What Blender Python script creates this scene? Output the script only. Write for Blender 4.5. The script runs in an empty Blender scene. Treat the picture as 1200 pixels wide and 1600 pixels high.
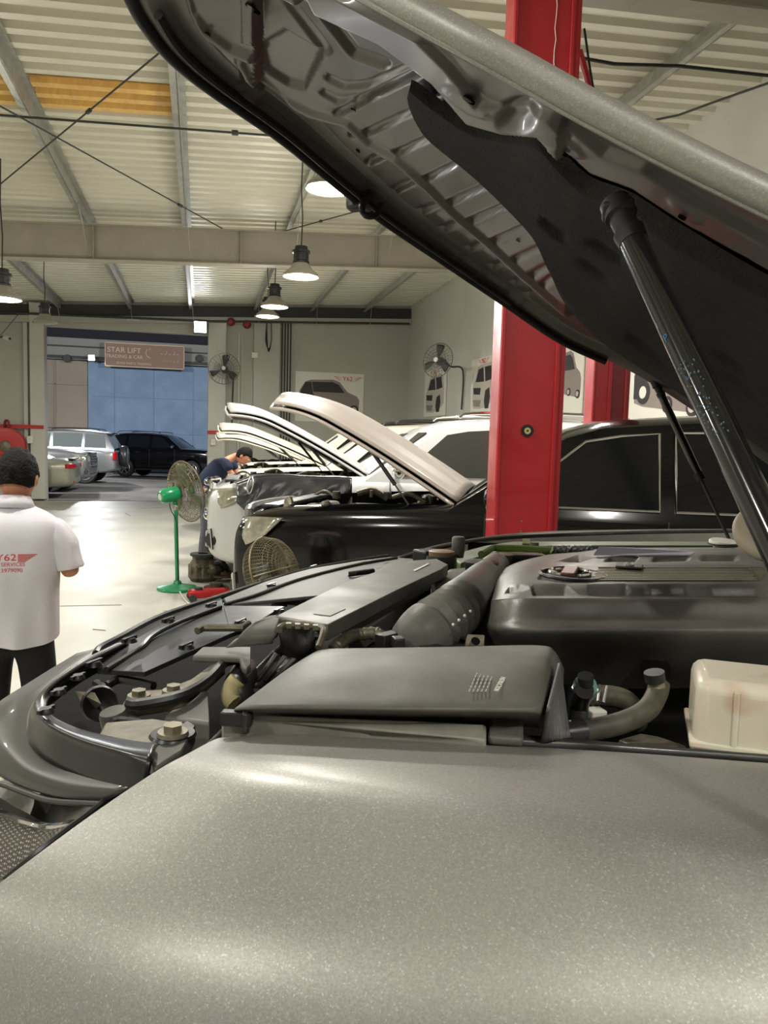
import bpy, math, random
from math import sin, cos, pi, radians, sqrt, atan2
from mathutils import Vector as V, Matrix, noise
from mathutils.bvhtree import BVHTree
from mathutils.geometry import tessellate_polygon
random.seed(7)
scene = bpy.context.scene
col = scene.collection

# ------------------------------------------------------------------ camera
EYE = 1.65
FPX = 1200.0
_yd = V(((313-600)/FPX, (688-800)/FPX, 1)).normalized()
_df = -_yd.z/(_yd.x*-.028+_yd.y)
_dn = V((-.028*_df, _df, 1)).normalized()
_xx = _dn.cross(_yd)
RW = Matrix((_xx, _yd, -_dn))                 # image-axes vector -> world
CAM = V((0, 0, EYE))
cd = bpy.data.cameras.new('camera'); co = bpy.data.objects.new('camera', cd); col.objects.link(co)
cd.sensor_fit = 'VERTICAL'; cd.sensor_height = 36; cd.lens = 27; cd.clip_start = .02; cd.clip_end = 300
_cols = [RW @ V((1, 0, 0)), RW @ V((0, -1, 0)), RW @ V((0, 0, -1))]
co.matrix_world = Matrix.Translation(CAM) @ Matrix([[_cols[j][i] for j in range(3)] for i in range(3)]).to_4x4()
scene.camera = co

# ------------------------------------------------------------------ view, world, big lights
vs = scene.view_settings
scene.display_settings.display_device = 'sRGB'
vs.view_transform = 'Standard'; vs.look = 'None'; vs.gamma = 1; vs.use_curve_mapping = False
vs.exposure = 0.12
w = bpy.data.worlds.new('world'); scene.world = w; w.use_nodes = True
bg = w.node_tree.nodes['Background']; bg.inputs[0].default_value = (.035, .045, .07, 1); bg.inputs[1].default_value = .6
LAMP_W = 98

def ray(px, py): return RW @ V(((px-600)/FPX, (py-800)/FPX, 1))
def at(px, py, d): return CAM + ray(px, py)*d
def onz(px, py, z):
    r = ray(px, py); return CAM + r*((z-EYE)/r.z)
def ony(px, py, Y):
    r = ray(px, py); return CAM + r*(Y/r.y)
def onx(px, py, X):
    r = ray(px, py); return CAM + r*(X/r.x)

# ------------------------------------------------------------------ materials
def lin(c):
    return tuple((x/12.92 if x <= .04045 else ((x+.055)/1.055)**2.4) for x in c)+(1,)
MATS = {}
def mat(name, rgb, rough=.5, metal=0, coat=0, var=0, vscale=8, bump=0, bscale=40, alpha=1, trans=0, emit=0, ecol=None, rvar=0, spec=.5, sss=0, stretch=None, ior=1.45, c2=None):
    if name in MATS: return MATS[name]
    m = bpy.data.materials.new(name); MATS[name] = m; m.use_nodes = True
    nt = m.node_tree; b = nt.nodes['Principled BSDF']; N = nt.nodes.new; Lk = nt.links.new
    rgb = tuple(x/255 for x in rgb); base = lin(rgb)
    b.inputs['Base Color'].default_value = base; b.inputs['Roughness'].default_value = rough
    b.inputs['Metallic'].default_value = metal; b.inputs['Coat Weight'].default_value = coat
    b.inputs['Coat Roughness'].default_value = .05; b.inputs['Specular IOR Level'].default_value = spec
    b.inputs['Alpha'].default_value = alpha; b.inputs['Transmission Weight'].default_value = trans; b.inputs['IOR'].default_value = ior
    if sss: b.inputs['Subsurface Weight'].default_value = sss; b.inputs['Subsurface Scale'].default_value = .02
    if emit: b.inputs['Emission Color'].default_value = lin(tuple(x/255 for x in (ecol or (255, 255, 255)))); b.inputs['Emission Strength'].default_value = emit
    if var or bump or rvar or c2:
        tc = N('ShaderNodeTexCoord'); mp = N('ShaderNodeMapping'); Lk(tc.outputs['Object'], mp.inputs[0])
        if stretch: mp.inputs['Scale'].default_value = stretch
    if var or c2:
        nz = N('ShaderNodeTexNoise'); nz.inputs['Scale'].default_value = vscale; nz.inputs['Detail'].default_value = 6; nz.inputs['Roughness'].default_value = .65
        Lk(mp.outputs[0], nz.inputs['Vector'])
        rp = N('ShaderNodeValToRGB'); rp.color_ramp.elements[0].position = .35; rp.color_ramp.elements[1].position = .68
        a = c2 and lin(tuple(x/255 for x in c2)) or tuple(x*(1-var) for x in base[:3])+(1,)
        d = base if c2 else tuple(min(1, x*(1+var)) for x in base[:3])+(1,)
        rp.color_ramp.elements[0].color = a; rp.color_ramp.elements[1].color = d
        Lk(nz.outputs[0], rp.inputs[0]); Lk(rp.outputs[0], b.inputs['Base Color'])
    if rvar:
        n2 = N('ShaderNodeTexNoise'); n2.inputs['Scale'].default_value = vscale*1.7; n2.inputs['Detail'].default_value = 5; Lk(mp.outputs[0], n2.inputs['Vector'])
        mr = N('ShaderNodeMapRange'); mr.inputs[1].default_value = .3; mr.inputs[2].default_value = .7
        mr.inputs[3].default_value = max(.02, rough-rvar); mr.inputs[4].default_value = min(1, rough+rvar)
        Lk(n2.outputs[0], mr.inputs[0]); Lk(mr.outputs[0], b.inputs['Roughness'])
    if bump:
        n3 = N('ShaderNodeTexNoise'); n3.inputs['Scale'].default_value = bscale; n3.inputs['Detail'].default_value = 4; Lk(mp.outputs[0], n3.inputs['Vector'])
        bp = N('ShaderNodeBump'); bp.inputs['Strength'].default_value = bump; bp.inputs['Distance'].default_value = .01
        Lk(n3.outputs[0], bp.inputs['Height']); Lk(bp.outputs[0], b.inputs['Normal'])
    return m

# ------------------------------------------------------------------ mesh builder
def frame(d):
    d = d.normalized(); a = V((0, 0, 1)) if abs(d.z) < .9 else V((1, 0, 0))
    u = d.cross(a).normalized(); return u, d.cross(u).normalized()
def spl(pts, n, closed=False):
    P = [V(p) for p in pts]; k = len(P); out = []
    segs = k if closed else k-1
    for i in range(n):
        t = i*segs/(n if closed else n-1); a = min(int(t), segs-1); f = t-a
        g = (lambda j: P[j % k]) if closed else (lambda j: P[max(0, min(k-1, j))])
        p0, p1, p2, p3 = g(a-1), g(a), g(a+1), g(a+2)
        if not closed:
            if a == 0: p0 = p1*2-p2
            if a+2 > k-1: p3 = p2*2-p1
        out.append(.5*((2*p1)+(p2-p0)*f+(2*p0-5*p1+4*p2-p3)*f*f+(3*p1-p0-3*p2+p3)*f**3))
    return out
class G:
    def __init__(s): s.v = []; s.f = []
    def add(s, vs_, fs):
        o = len(s.v); s.v += [V(x) for x in vs_]; s.f += [tuple(i+o for i in f) for f in fs]; return s
    def box(s, c, d, R=None):
        c = V(c); x, y, z = (k/2 for k in d); vv = [V((i*x, j*y, k*z)) for i in (-1, 1) for j in (-1, 1) for k in (-1, 1)]
        if R is not None: vv = [R @ q for q in vv]
        return s.add([c+q for q in vv], [(0, 1, 3, 2), (4, 6, 7, 5), (0, 4, 5, 1), (2, 3, 7, 6), (0, 2, 6, 4), (1, 5, 7, 3)])
    def bar(s, p0, p1, w_, h_, up=(0, 0, 1)):
        p0, p1 = V(p0), V(p1); d = (p1-p0).normalized(); u = d.cross(V(up)).normalized(); n = u.cross(d)
        vv = [p+u*a*w_/2+n*b*h_/2 for p in (p0, p1) for a in (-1, 1) for b in (-1, 1)]
        return s.add(vv, [(0, 1, 3, 2), (4, 6, 7, 5), (0, 4, 5, 1), (2, 3, 7, 6), (0, 2, 6, 4), (1, 5, 7, 3)])
    def tube(s, pts, r, n=10, cap=True, closed=False):
        pts = [V(p) for p in pts]; k = len(pts); rr = r if isinstance(r, (list, tuple)) else [r]*k
        u = None; rings = []
        for i, p in enumerate(pts):
            if closed: d = pts[(i+1) % k]-pts[i-1]
            else: d = pts[min(i+1, k-1)]-pts[max(i-1, 0)]
            if d.length < 1e-9: d = V((0, 0, 1))
            d.normalize()
            if u is None: u, w_ = frame(d)
            u = (u-d*u.dot(d)).normalized(); w_ = d.cross(u)
            rings.append([p+(u*cos(2*pi*j/n)+w_*sin(2*pi*j/n))*rr[i] for j in range(n)])
        vv = [q for r_ in rings for q in r_]; fs = []
        for i in range(k if closed else k-1):
            a, b = i*n, ((i+1) % k)*n
            for j in range(n): fs.append((a+j, a+(j+1) % n, b+(j+1) % n, b+j))
        if cap and not closed: fs += [tuple(range(n-1, -1, -1)), tuple(range((k-1)*n, k*n))]
        return s.add(vv, fs)
    def cyl(s, p0, p1, r0, r1=None, n=20): return s.tube([p0, p1], [r0, r0 if r1 is None else r1], n)
    def lathe(s, prof, c=(0, 0, 0), axis=(0, 0, 1), n=28):
        c = V(c); a = V(axis).normalized(); u, w_ = frame(a); vv = []; fs = []; k = len(prof)
        for r, z in prof: vv += [c+a*z+(u*cos(2*pi*j/n)+w_*sin(2*pi*j/n))*max(r, 1e-5) for j in range(n)]
        for i in range(k-1):
            for j in range(n): fs.append((i*n+j, i*n+(j+1) % n, (i+1)*n+(j+1) % n, (i+1)*n+j))
        return s.add(vv, fs)
    def prism(s, top, down):
        top = [V(p) for p in top]; k = len(top); bot = [p+V(down) for p in top]; fs = []
        tri = tessellate_polygon([top])
        fs += [tuple(t) for t in tri]; fs += [tuple(i+k for i in reversed(t)) for t in tri]
        for i in range(k): fs.append((i, i+k, (i+1) % k+k, (i+1) % k))
        return s.add(top+bot, fs)
    def grid(s, rows, closeu=False, closev=False):
        m = len(rows); n = len(rows[0]); fs = []
        for i in range(m if closev else m-1):
            for j in range(n if closeu else n-1):
                fs.append((i*n+j, i*n+(j+1) % n, ((i+1) % m)*n+(j+1) % n, ((i+1) % m)*n+j))
        return s.add([p for r in rows for p in r], fs)
    def ball(s, c, r, n=14, R=None):
        c = V(c); r = r if isinstance(r, (tuple, list)) else (r, r, r); rows = []
        for i in range(n//2+1):
            t = pi*i/(n//2); row = []
            for j in range(n):
                q = V((sin(t)*cos(2*pi*j/n)*r[0], sin(t)*sin(2*pi*j/n)*r[1], cos(t)*r[2]))
                if R is not None: q = R @ q
                row.append(c+q)
            rows.append(row)
        return s.grid(rows, closeu=True)
def surf(rows, nu, nv):
    rr = [spl(r, nu) for r in rows]; cols = [spl([r[i] for r in rr], nv) for i in range(nu)]
    return [[cols[i][j] for i in range(nu)] for j in range(nv)]

def ob(name, g, m, parent=None, world=False, bevel=0, sub=0, sol=0, smooth=True, ang=40, fix=True):
    vv = g.v
    if world and parent is not None:
        tp_ = parent
        while tp_.parent: tp_ = tp_.parent
        Mi = tp_.matrix_world.inverted(); vv = [Mi @ p for p in vv]
    me = bpy.data.meshes.new(name); me.from_pydata([tuple(p) for p in vv], [], g.f)
    if fix:
        import bmesh
        bm = bmesh.new(); bm.from_mesh(me); bmesh.ops.remove_doubles(bm, verts=bm.verts, dist=1e-5)
        bmesh.ops.recalc_face_normals(bm, faces=bm.faces); bm.to_mesh(me); bm.free()
    me.materials.append(m)
    if smooth:
        me.polygons.foreach_set('use_smooth', [True]*len(me.polygons))
        if ang < 180 and not sub: me.set_sharp_from_angle(angle=radians(ang))
    o = bpy.data.objects.new(name, me); col.objects.link(o)
    if parent is not None: o.parent = parent
    if sol: md = o.modifiers.new('s', 'SOLIDIFY'); md.thickness = sol; md.offset = 0
    if bevel: md = o.modifiers.new('b', 'BEVEL'); md.width = bevel; md.segments = 3; md.limit_method = 'ANGLE'; md.angle_limit = radians(35)
    if sub: md = o.modifiers.new('u', 'SUBSURF'); md.levels = sub; md.render_levels = sub
    return o
def root(name, loc=(0, 0, 0), rz=0, label=None, cat=None, group=None, rx=0, ry=0):
    o = bpy.data.objects.new(name, None); col.objects.link(o); o.empty_display_size = .1
    M = Matrix.Translation(V(loc)) @ Matrix.Rotation(rz, 4, 'Z') @ Matrix.Rotation(ry, 4, 'Y') @ Matrix.Rotation(rx, 4, 'X')
    o.matrix_world = M
    tag(o, label, cat, group); return o
def tag(o, label, cat, group=None):
    if label: o['label'] = label
    if cat: o['category'] = cat
    if group: o['group'] = group
    return o
def struct(name, g, m, **k):
    o = ob(name, g, m, **k); o['kind'] = 'structure'; return o
def text(name, s, M, size, m, parent=None, world=False, ext=.0008, align='CENTER', proj=None, sx=1):
    c = bpy.data.curves.new('t', 'FONT'); c.body = s; c.size = size; c.extrude = ext; c.align_x = align; c.align_y = 'CENTER'; c.resolution_u = 3
    o = bpy.data.objects.new('t', c); col.objects.link(o)
    dg = bpy.context.evaluated_depsgraph_get(); dg.update()
    me = bpy.data.meshes.new_from_object(o.evaluated_get(dg)); bpy.data.objects.remove(o); bpy.data.curves.remove(c)
    g = G(); g.v = [M @ V((v.co.x*sx, v.co.y, v.co.z)) for v in me.vertices]; g.f = [tuple(p.vertices) for p in me.polygons]
    bpy.data.meshes.remove(me)
    if proj: g.v = [proj(p) for p in g.v]
    return ob(name, g, m, parent, world=world, smooth=False, fix=False)
def TM(o, x, y):                      # matrix from origin, text x axis, text y axis
    x = V(x).normalized(); y = V(y).normalized(); z = x.cross(y).normalized(); y = z.cross(x)
    return Matrix(((x.x, y.x, z.x, o[0]), (x.y, y.y, z.y, o[1]), (x.z, y.z, z.z, o[2]), (0, 0, 0, 1)))

def sstep(a, b, x): t = max(0, min(1, (x-a)/(b-a))); return t*t*(3-2*t)
# palette
mWall = mat('wall_paint', (188, 187, 178), .6, var=.05, vscale=1.2, bump=.05)
mWallB = mat('wall_paint_back', (172, 171, 161), .6, var=.05, vscale=1.0)
mStripe = mat('red_stripe', (176, 36, 34), .5)
mSteel = mat('beam_grey_paint', (150, 145, 132), .55, var=.08, vscale=2)
mGalv = mat('galvanised_steel', (165, 165, 158), .42, metal=.55, var=.18, vscale=6)
mRoof = mat('roof_sheet', (206, 204, 188), .4, metal=.1, var=.04, vscale=1)
mYel = mat('stained_yellow_sheet', (226, 186, 104), .5, c2=(200, 160, 95), vscale=3, stretch=(3, 1, 1))
mDark = mat('dark_steel', (52, 54, 52), .6)
mBlk = mat('black_plastic', (40, 40, 41), .36, var=.25, vscale=9, rvar=.1, bump=.04, bscale=400)
mDust = mat('dusty_black_plastic', (104, 103, 97), .48, c2=(76, 75, 70), vscale=6, rvar=.08, bump=.04, bscale=350)
mRub = mat('black_rubber', (24, 24, 24), .5, rvar=.15)
mVoid = mat('void_black', (11, 11, 10), .85, var=.3, spec=.15)  # near-black; also stands for the shade in deep bays and holes
mMetal = mat('dusty_cast_metal', (118, 112, 98), .5, metal=.5, var=.35, vscale=20, bump=.3)
mBolt = mat('zinc_bolt', (138, 132, 114), .42, metal=.6, var=.3, vscale=40)
mChr = mat('chrome', (225, 225, 225), .08, metal=1)
mGlass = mat('dark_tinted_glass', (18, 20, 24), .06, spec=.6)
mClear = mat('clear_lens', (225, 225, 215), .05, trans=.9, ior=1.3)
mWht = mat('white_car_paint', (208, 208, 208), .25, coat=.7)
mCrm = mat('cream_hood_paint', (206, 201, 184), .3, coat=.5)
mBlkP = mat('black_car_paint', (7, 7, 9), .14, coat=.45, spec=.4)
mSil = mat('silver_car_paint', (148, 148, 148), .3, metal=.7, coat=.6)
mChamp = mat('champagne_car_paint', (165, 165, 148), .3, metal=.6, coat=.6)
mTyre = mat('tyre_rubber', (34, 34, 33), .7)
mRim = mat('alloy_rim', (170, 170, 170), .3, metal=.9)
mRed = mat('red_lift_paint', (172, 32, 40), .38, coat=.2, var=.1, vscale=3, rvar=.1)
mRedD = mat('dark_red_and_recess_shade', (120, 28, 32), .4, var=.1)
mRedL = mat('red_lens', (180, 15, 18), .15, coat=1)
mTextR = mat('red_print', (205, 40, 44), .6)
mPap = mat('white_print_board', (214, 212, 202), .5)
mGrn = mat('green_enamel', (18, 140, 88), .3, coat=.4, var=.12, vscale=12)
mWire = mat('cage_wire', (128, 120, 94), .45, metal=.4)
mSkin = mat('skin', (188, 132, 104), .5, var=.06, vscale=15)
mHair = mat('black_hair', (13, 11, 10), .75, bump=.8, bscale=90, spec=.25)
mShirt = mat('white_polo_fabric', (222, 219, 228), .85, bump=.25, bscale=350)
mTrou = mat('black_trousers_fabric', (22, 22, 25), .85, bump=.3, bscale=60)
# ------------------------------------------------------------------ room shell
YB = 21.2; XR = 5.7; XL = -9.0; YF = -7.0
def rz_(x): return 5.08+.055*x
mFloor = mat('epoxy_floor', (180, 178, 168), .42, c2=(170, 167, 155), vscale=.7, rvar=.07)
nt = mFloor.node_tree
mAsph = mat('outdoor_concrete', (120, 116, 110), .7, c2=(84, 80, 76), vscale=.7, bump=.2)
g = G().box((-1.65, 7.1, -.05), (14.9, 28.3, .1)); struct('floor', g, mFloor, smooth=False)
g = G().box((-3, 31.2, -.06), (34, 19.9, .1)); struct('floor_yard', g, mAsph, smooth=False)
# floor cracks and scuffs are thin raised marks of dirt
dl, dr, dt = -3.83, .18, 4.42
g = G().box(((XL+dl)/2, YB+.1, 2.6), (dl-XL, .2, 5.2)); g.box(((dr+XR)/2, YB+.1, 2.85), (XR-dr, .2, 5.7)); g.box(((dl+dr)/2, YB+.1, (dt+5.3)/2), (dr-dl, .2, 5.3-dt))
struct('wall_back', g, mWallB, smooth=False)
struct('wall_right', G().box((XR+.1, 7.1, 2.85), (.2, 28.4, 5.9)), mWall, smooth=False)
struct('wall_left', G().box((XL-.1, 7.1, 2.5), (.2, 28.4, 5.0)), mWall, smooth=False)
struct('wall_front', G().box((-1.65, YF-.1, 2.7), (14.9, .2, 5.6)), mWall, smooth=False)
# corrugated roof: rib profile along Y, ribs run across the hall
prof = []; y = YF-.2; P = .25
while y < YB+.3:
    prof += [(y, 0), (y+.10, 0), (y+.125, .055), (y+.225, .055)]; y += P
rows = [[V((x, yy, rz_(x)+.16+dz)) for yy, dz in prof] for x in (XL-.3, -5, 0, 3, XR+.3)]
struct('ceiling', G().grid(rows), mRoof, ang=20)
# steel portal beams
def beam(Y, zb0=4.40, n='trim_1'):
    g = G()
    for x0, x1 in ((XL, XR),):
        a = lambda x, z: V((x, Y, z+.052*x))
        g.bar(a(x0, zb0+.02), a(x1, zb0+.02), .2, .018); g.bar(a(x0, zb0+.54), a(x1, zb0+.54), .2, .018)
        g.bar(a(x0, zb0+.28), a(x1, zb0+.28), .012, .52)
        for k in range(7):
            x = x0+.8+k*2.2; g.box((x, Y, zb0+.28+.052*x), (.012, .18, .5))
    struct(n, g, mSteel, smooth=False)
beam(12.75, n='trim_1'); beam(4.75, n='trim_2'); beam(-1.5, n='trim_3')
# purlins along the hall
for i, x in enumerate((-8.0, -6.5, -5.0, -3.44, -1.74, -.24, 1.42, 2.94, 4.40)):
    z = rz_(x)+.15; g = G(); g.box((x, 7.1, z-.09), (.012, 28, .18)); g.box((x+.035, 7.1, z-.005), (.07, 28, .01)); g.box((x-.035, 7.1, z-.175), (.07, 28, .01)); g.box((x-.068, 7.1, z-.165), (.005, 28, .02))
    struct('trim_%d' % (10+i), g, mGalv, smooth=False)
    # fly brace down to the beam
    for Y in (12.75, 20.9):
        g = G(); g.bar((x+.02, Y-.7 if Y < 20 else Y-.5, z-.15), (x+.06, Y-.12, z-.62), .04, .006, up=(1, 0, 0)); struct('trim_%d' % (30+i*2+(Y > 20)), g, mGalv, smooth=False)
# dark eaves beam at the head of the back wall
a = lambda x, z: V((x, YB-.12, z+.055*x))
g = G().bar(a(XL, 5.0), a(XR, 5.0), .03, .3); struct('trim_50', g, mDark, smooth=False)
g = G().bar(a(XL, 4.78), a(XR, 4.78), .2, .16); struct('trim_51', g, mWallB, smooth=False)
# longitudinal tie rods and cross bracing
def rod(pts, r, label, name='bracing_rod', group=None, m=mDark):
    g = G().tube(pts, r, 6)
    for k in (.62,):
        if len(pts) == 2: p = V(pts[0]).lerp(V(pts[1]), k); q = V(pts[0]).lerp(V(pts[1]), k+.018); g.tube([p, q], r*2.4, 6)
    return tag(ob(name, g, m), label, 'bracing rod', group)
def hz(px, py, drop=.12):
    p = onz(px, py, 5.0); return onz(px, py, rz_(p.x)-drop)
rod([hz(0, 288), hz(262, 72)], .009, 'thin steel bracing rod rising left to right across the yellow roof patch')
rod([hz(-5, 163), hz(380, 375)], .009, 'thin steel bracing rod falling left to right below the yellow roof patch')
rod([hz(0, 180, .08), hz(560, 222, .08)], .012, 'dark straight tie rod running across under the roof purlins')
rod([hz(405, 372), hz(565, 328)], .009, 'short thin bracing rod above the middle hanging lamp')
g = G().tube([hz(905, 90, .1), hz(960, 100, .1), hz(1060, 103, .1), hz(1200, 118, .1)], .016, 8); tag(ob('roof_cable', g, mRub), 'thick black cable under the roof right of the red post', 'cable')
g = G().tube([hz(1000, 192, .1), hz(1060, 180, .1), hz(1120, 158, .1), hz(1200, 130, .1)], .012, 6); tag(ob('roof_cable', g, mDark), 'thin cable crossing the roof beside the right wall top', 'cable')
# stained translucent roof patch between two purlins
p = [onz(40, 120, 5.11), onz(275, 145, 5.11), onz(275, 203, 5.11), onz(72, 187, 5.11)]
x0, x1, y0, y1 = -1.66, -.32, 8.32, 9.3
rows = [[V((x, yy, rz_(x)+.145+dz)) for yy, dz in prof if y0 < yy < y1] for x in (x0, x1)]
struct('trim_60', G().grid(rows), mYel, ang=20)
rows = [[V((x, yy, rz_(x)+.145+dz)) for yy, dz in prof if y0 < yy < y1] for x in (-3.3, -1.82)]
struct('trim_61', G().grid(rows), mYel, ang=20)
# door jambs, stripe
g = G(); g.box((-3.99, YB-.12, 2.5), (.34, .24, 4.9)); struct('trim_62', g, mWall, bevel=.01)
g = G(); g.box((-4.28, YB-.06, 2.5), (.1, .12, 4.9)); struct('trim_63', g, mWall, bevel=.01)
g = G(); g.box((.42, YB-.1, 2.4), (.46, .2, 4.75)); struct('trim_64', g, mWall, bevel=.01)
g = G(); g.box((1.72, YB-.1, 2.5), (.7, .2, 5.0)); struct('trim_65', g, mWallB, bevel=.01)
g = G(); g.box((-6.4, YB-.26, 1.87), (5.1, .02, .09)); struct('trim_66', g, mStripe, smooth=False)
g = G(); g.box((.6, YB-.22, 1.87), (.84, .03, .09)); struct('trim_67', g, mStripe, smooth=False)
# conduits on the back wall
for k in range(4):
    p = ony(440+k*4.4, 600, YB-.25); g = G().cyl((p.x, YB-.23, .3), (p.x, YB-.23, 4.85), .019, n=8)
    tag(ob('conduit', g, mDark), 'dark vertical conduit beside the off-road car poster', 'pipe', 'row of dark conduits on the back wall')
for px, r in ((352, .012), (373, .02), (378, .012)):
    p = ony(px, 600, YB-.25); tag(ob('conduit', G().cyl((p.x, YB-.22, .3), (p.x, YB-.22, 4.5), r, n=8), mWall), 'pale vertical conduit behind the wall fan by the doorway', 'pipe', 'pale conduits behind the wall fan')
p = ony(420, 520, YB-.3)
g = G()
for k in range(5): g.tube(spl([p+V((-.06, -.02*k, .25)), p+V((-.08+.01*k, 0, -.2)), p+V((0, -.02, -.42-.02*k)), p+V((.07, 0, -.2)), p+V((.06, 0, .25))], 20), .012, 6)
tag(ob('coiled_cable', g, mRub), 'black cable looped and hanging on the back wall under the lamps', 'cable')
for px, py in ((361, 503), (386, 507)):
    p = ony(px, py, YB-.3); g = G().lathe([(0, -.09), (.05, -.09), (.1, -.05), (.11, .0), (.11, .03), (0, .03)], p, (0, 1, 0))
    tag(ob('alarm_bell', g, mRedD), 'round dark red alarm bell on the pipe rail, %s of the pair' % ('left' if px < 370 else 'right'), 'alarm bell')
p = ony(398, 555, YB-.22); tag(ob('wall_box', G().box(p, (.16, .05, .14)), mPap, bevel=.008), 'small pale square box on the wall right of the fan', 'box')
p = ony(209, 499, YB-.12); r = root('emergency_light', p+V((0, -.05, 0)), 0, 'small rectangular pale light fitting above the doorway', 'light')
ob('housing', G().box((0, 0, 0), (.36, .1, .12)), mPap, r, bevel=.01); ob('lens', G().box((0, -.055, -.01), (.3, .01, .07)), mWht, r)
# security camera and hose reel and switch boxes on the left
p = ony(11, 528, YB-.5); r = root('security_camera', p, 0, 'small white bullet camera on the left wall near the door post', 'camera')
ob('camera_body', G().cyl((-.07, .03, .02), (.07, -.05, -.02), .05), mPap, r, bevel=.005); ob('lens', G().cyl((.071, -.05, -.02), (.075, -.053, -.022), .035), mGlass, r); ob('bracket', G().tube([(-.3, .45, .04), (-.15, .2, .05), (0, .0, .0)], .018), mDark, r)
g = G().tube([ony(0, 525, YB-.3), ony(28, 492, YB-.3), ony(46, 485, YB-.3)], .008, 6); tag(ob('camera_cable', g, mDark), 'thin dark cable rising from the security camera to the eaves', 'cable')
p = ony(10, 697, YB-.35); r = root('fire_hose_reel', p, 0, 'large red round fire hose reel on the left wall behind the man', 'hose reel')
ob('drum', G().lathe([(0, -.12), (.1, -.12), (.42, -.13), (.45, -.12), (.45, -.09), (.3, -.08), (.3, .08), (.45, .1), (.45, .12), (0, .12)], (0, 0, 0), (0, 1, 0), 40), mat('hose_reel_red', (176, 40, 36), .4), r)
ob('hub', G().lathe([(0, -.19), (.08, -.18), (.13, -.15), (.14, -.12)], (0, 0, 0), (0, 1, 0)), mMetal, r)
g = G().tube(spl([(-.05, .05, .45), (-.02, .02, .62), (.06, 0, .6), (.04, 0, .42)], 14), .03); ob('hose', g, mRedD, r)
ob('bracket', G().box((0, .2, 0), (.2, .25, .6)), mRedD, r, bevel=.01)
for px, py, s, l in ((47, 687, .14, 'pale switch box on the door post right of the hose reel'), (333, 691, .12, 'pale socket box low on the right door post')):
    p = ony(px, py, YB-.27); r = root('switch_box', p, 0, l, 'switch box'); ob('housing', G().box((0, 0, 0), (s, .06, s*1.3)), mPap, r, bevel=.006); ob('rocker', G().box((0, -.035, .01), (s*.4, .012, s*.5)), mWht, r)
# hanging pipe rail across the back wall
g = G().tube([ony(0, 488, YB-.35), ony(330, 502, YB-.35), ony(640, 506, YB-.35)], .03, 8); tag(ob('pipe_rail', g, mDark), 'dark horizontal pipe along the top of the back wall', 'pipe')

# ------------------------------------------------------------------ lamps
mGlow = mat('lamp_glow', (255, 252, 235), .4, emit=14, ecol=(255, 246, 222))
mShade = mat('lamp_reflector', (150, 146, 134), .35, metal=.3)
def bay_lamp(p, label, on=True, power=LAMP_W, dia=.46, hang=None, group=None):
    r = root('high_bay_lamp', p, 0, label, 'hanging lamp', group); R = dia/2
    ob('reflector', G().lathe([(R, 0), (R*1.0, .015), (R*.93, .045), (R*.6, .10), (R*.44, .16), (R*.40, .19), (R*.38, .19), (R*.42, .16), (R*.9, .03), (R*.95, 0)], n=36), mShade, r)
    ob('driver_housing', G().lathe([(0, .38), (R*.34, .38), (R*.36, .36), (R*.36, .33), (R*.5, .325), (R*.5, .30), (R*.42, .295), (R*.42, .2), (R*.46, .19), (R*.46, .17), (0, .17)]), mBlk, r)
    ob('diffuser', G().lathe([(0, -.012), (R*.7, -.008), (R*.94, .004), (R*.94, .01), (0, .01)], n=36), mGlow if on else mShade, r)
    h = hang or (rz_(p[0])+.17-p[2])
    ob('hanging_chain', G().tube([(0, 0, .38), (.01, 0, .38+.3*(h-.38)), (-.012, 0, .38+.6*(h-.38)), (0, 0, h)], .009, 6), mDark, r)
    if on:
        ld = bpy.data.lights.new('lamp_light', 'AREA'); ld.shape = 'DISK'; ld.size = dia*.9; ld.energy = power; ld.color = (1, .965, .885)
        lo = bpy.data.objects.new('lamp_light', ld); col.objects.link(lo); lo.parent = r; lo.location = (0, 0, -.03)
        pd = bpy.data.lights.new('lamp_glow_light', 'POINT'); pd.energy = power*.38; pd.color = (1, .96, .86); pd.shadow_soft_size = .15
        po = bpy.data.objects.new('lamp_glow_light', pd); col.objects.link(po); po.parent = r; po.location = (0, 0, -.22)
    return r
bay_lamp(at(470, 433, 9.8), 'lit high bay lamp, largest and nearest of the three below the grey beam')
bay_lamp(at(429, 480, 12.9), 'lit high bay lamp, middle one in depth of the three')
bay_lamp(at(418, 495, 15.2), 'lit high bay lamp, farthest and lowest of the three')
bay_lamp(at(4, 468, 9.8), 'lit high bay lamp cut by the left edge of the photo')
bay_lamp(at(70, 505, 15.0), 'unlit high bay lamp hanging by the left door post', on=False)
bay_lamp(at(515, 296, 7.3), 'lit high bay lamp mostly hidden behind the raised grey hood edge')
# lamps go on over near end; first one added, unseen, for black roof's gleam
for x, y in ((3.8, 7.5), (-3.4, -1.2), (-3.4, 4.0), (-6.5, 9.0), (-6.5, 15.0), (-.6, 3.6), (3.6, -2.0), (.2, -2.6), (-6.5, 2.0)):
    bay_lamp((x, y, 4.3), 'unseen lit high bay lamp over the workshop', power=75, group='lamps over the near end of the workshop')
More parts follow.
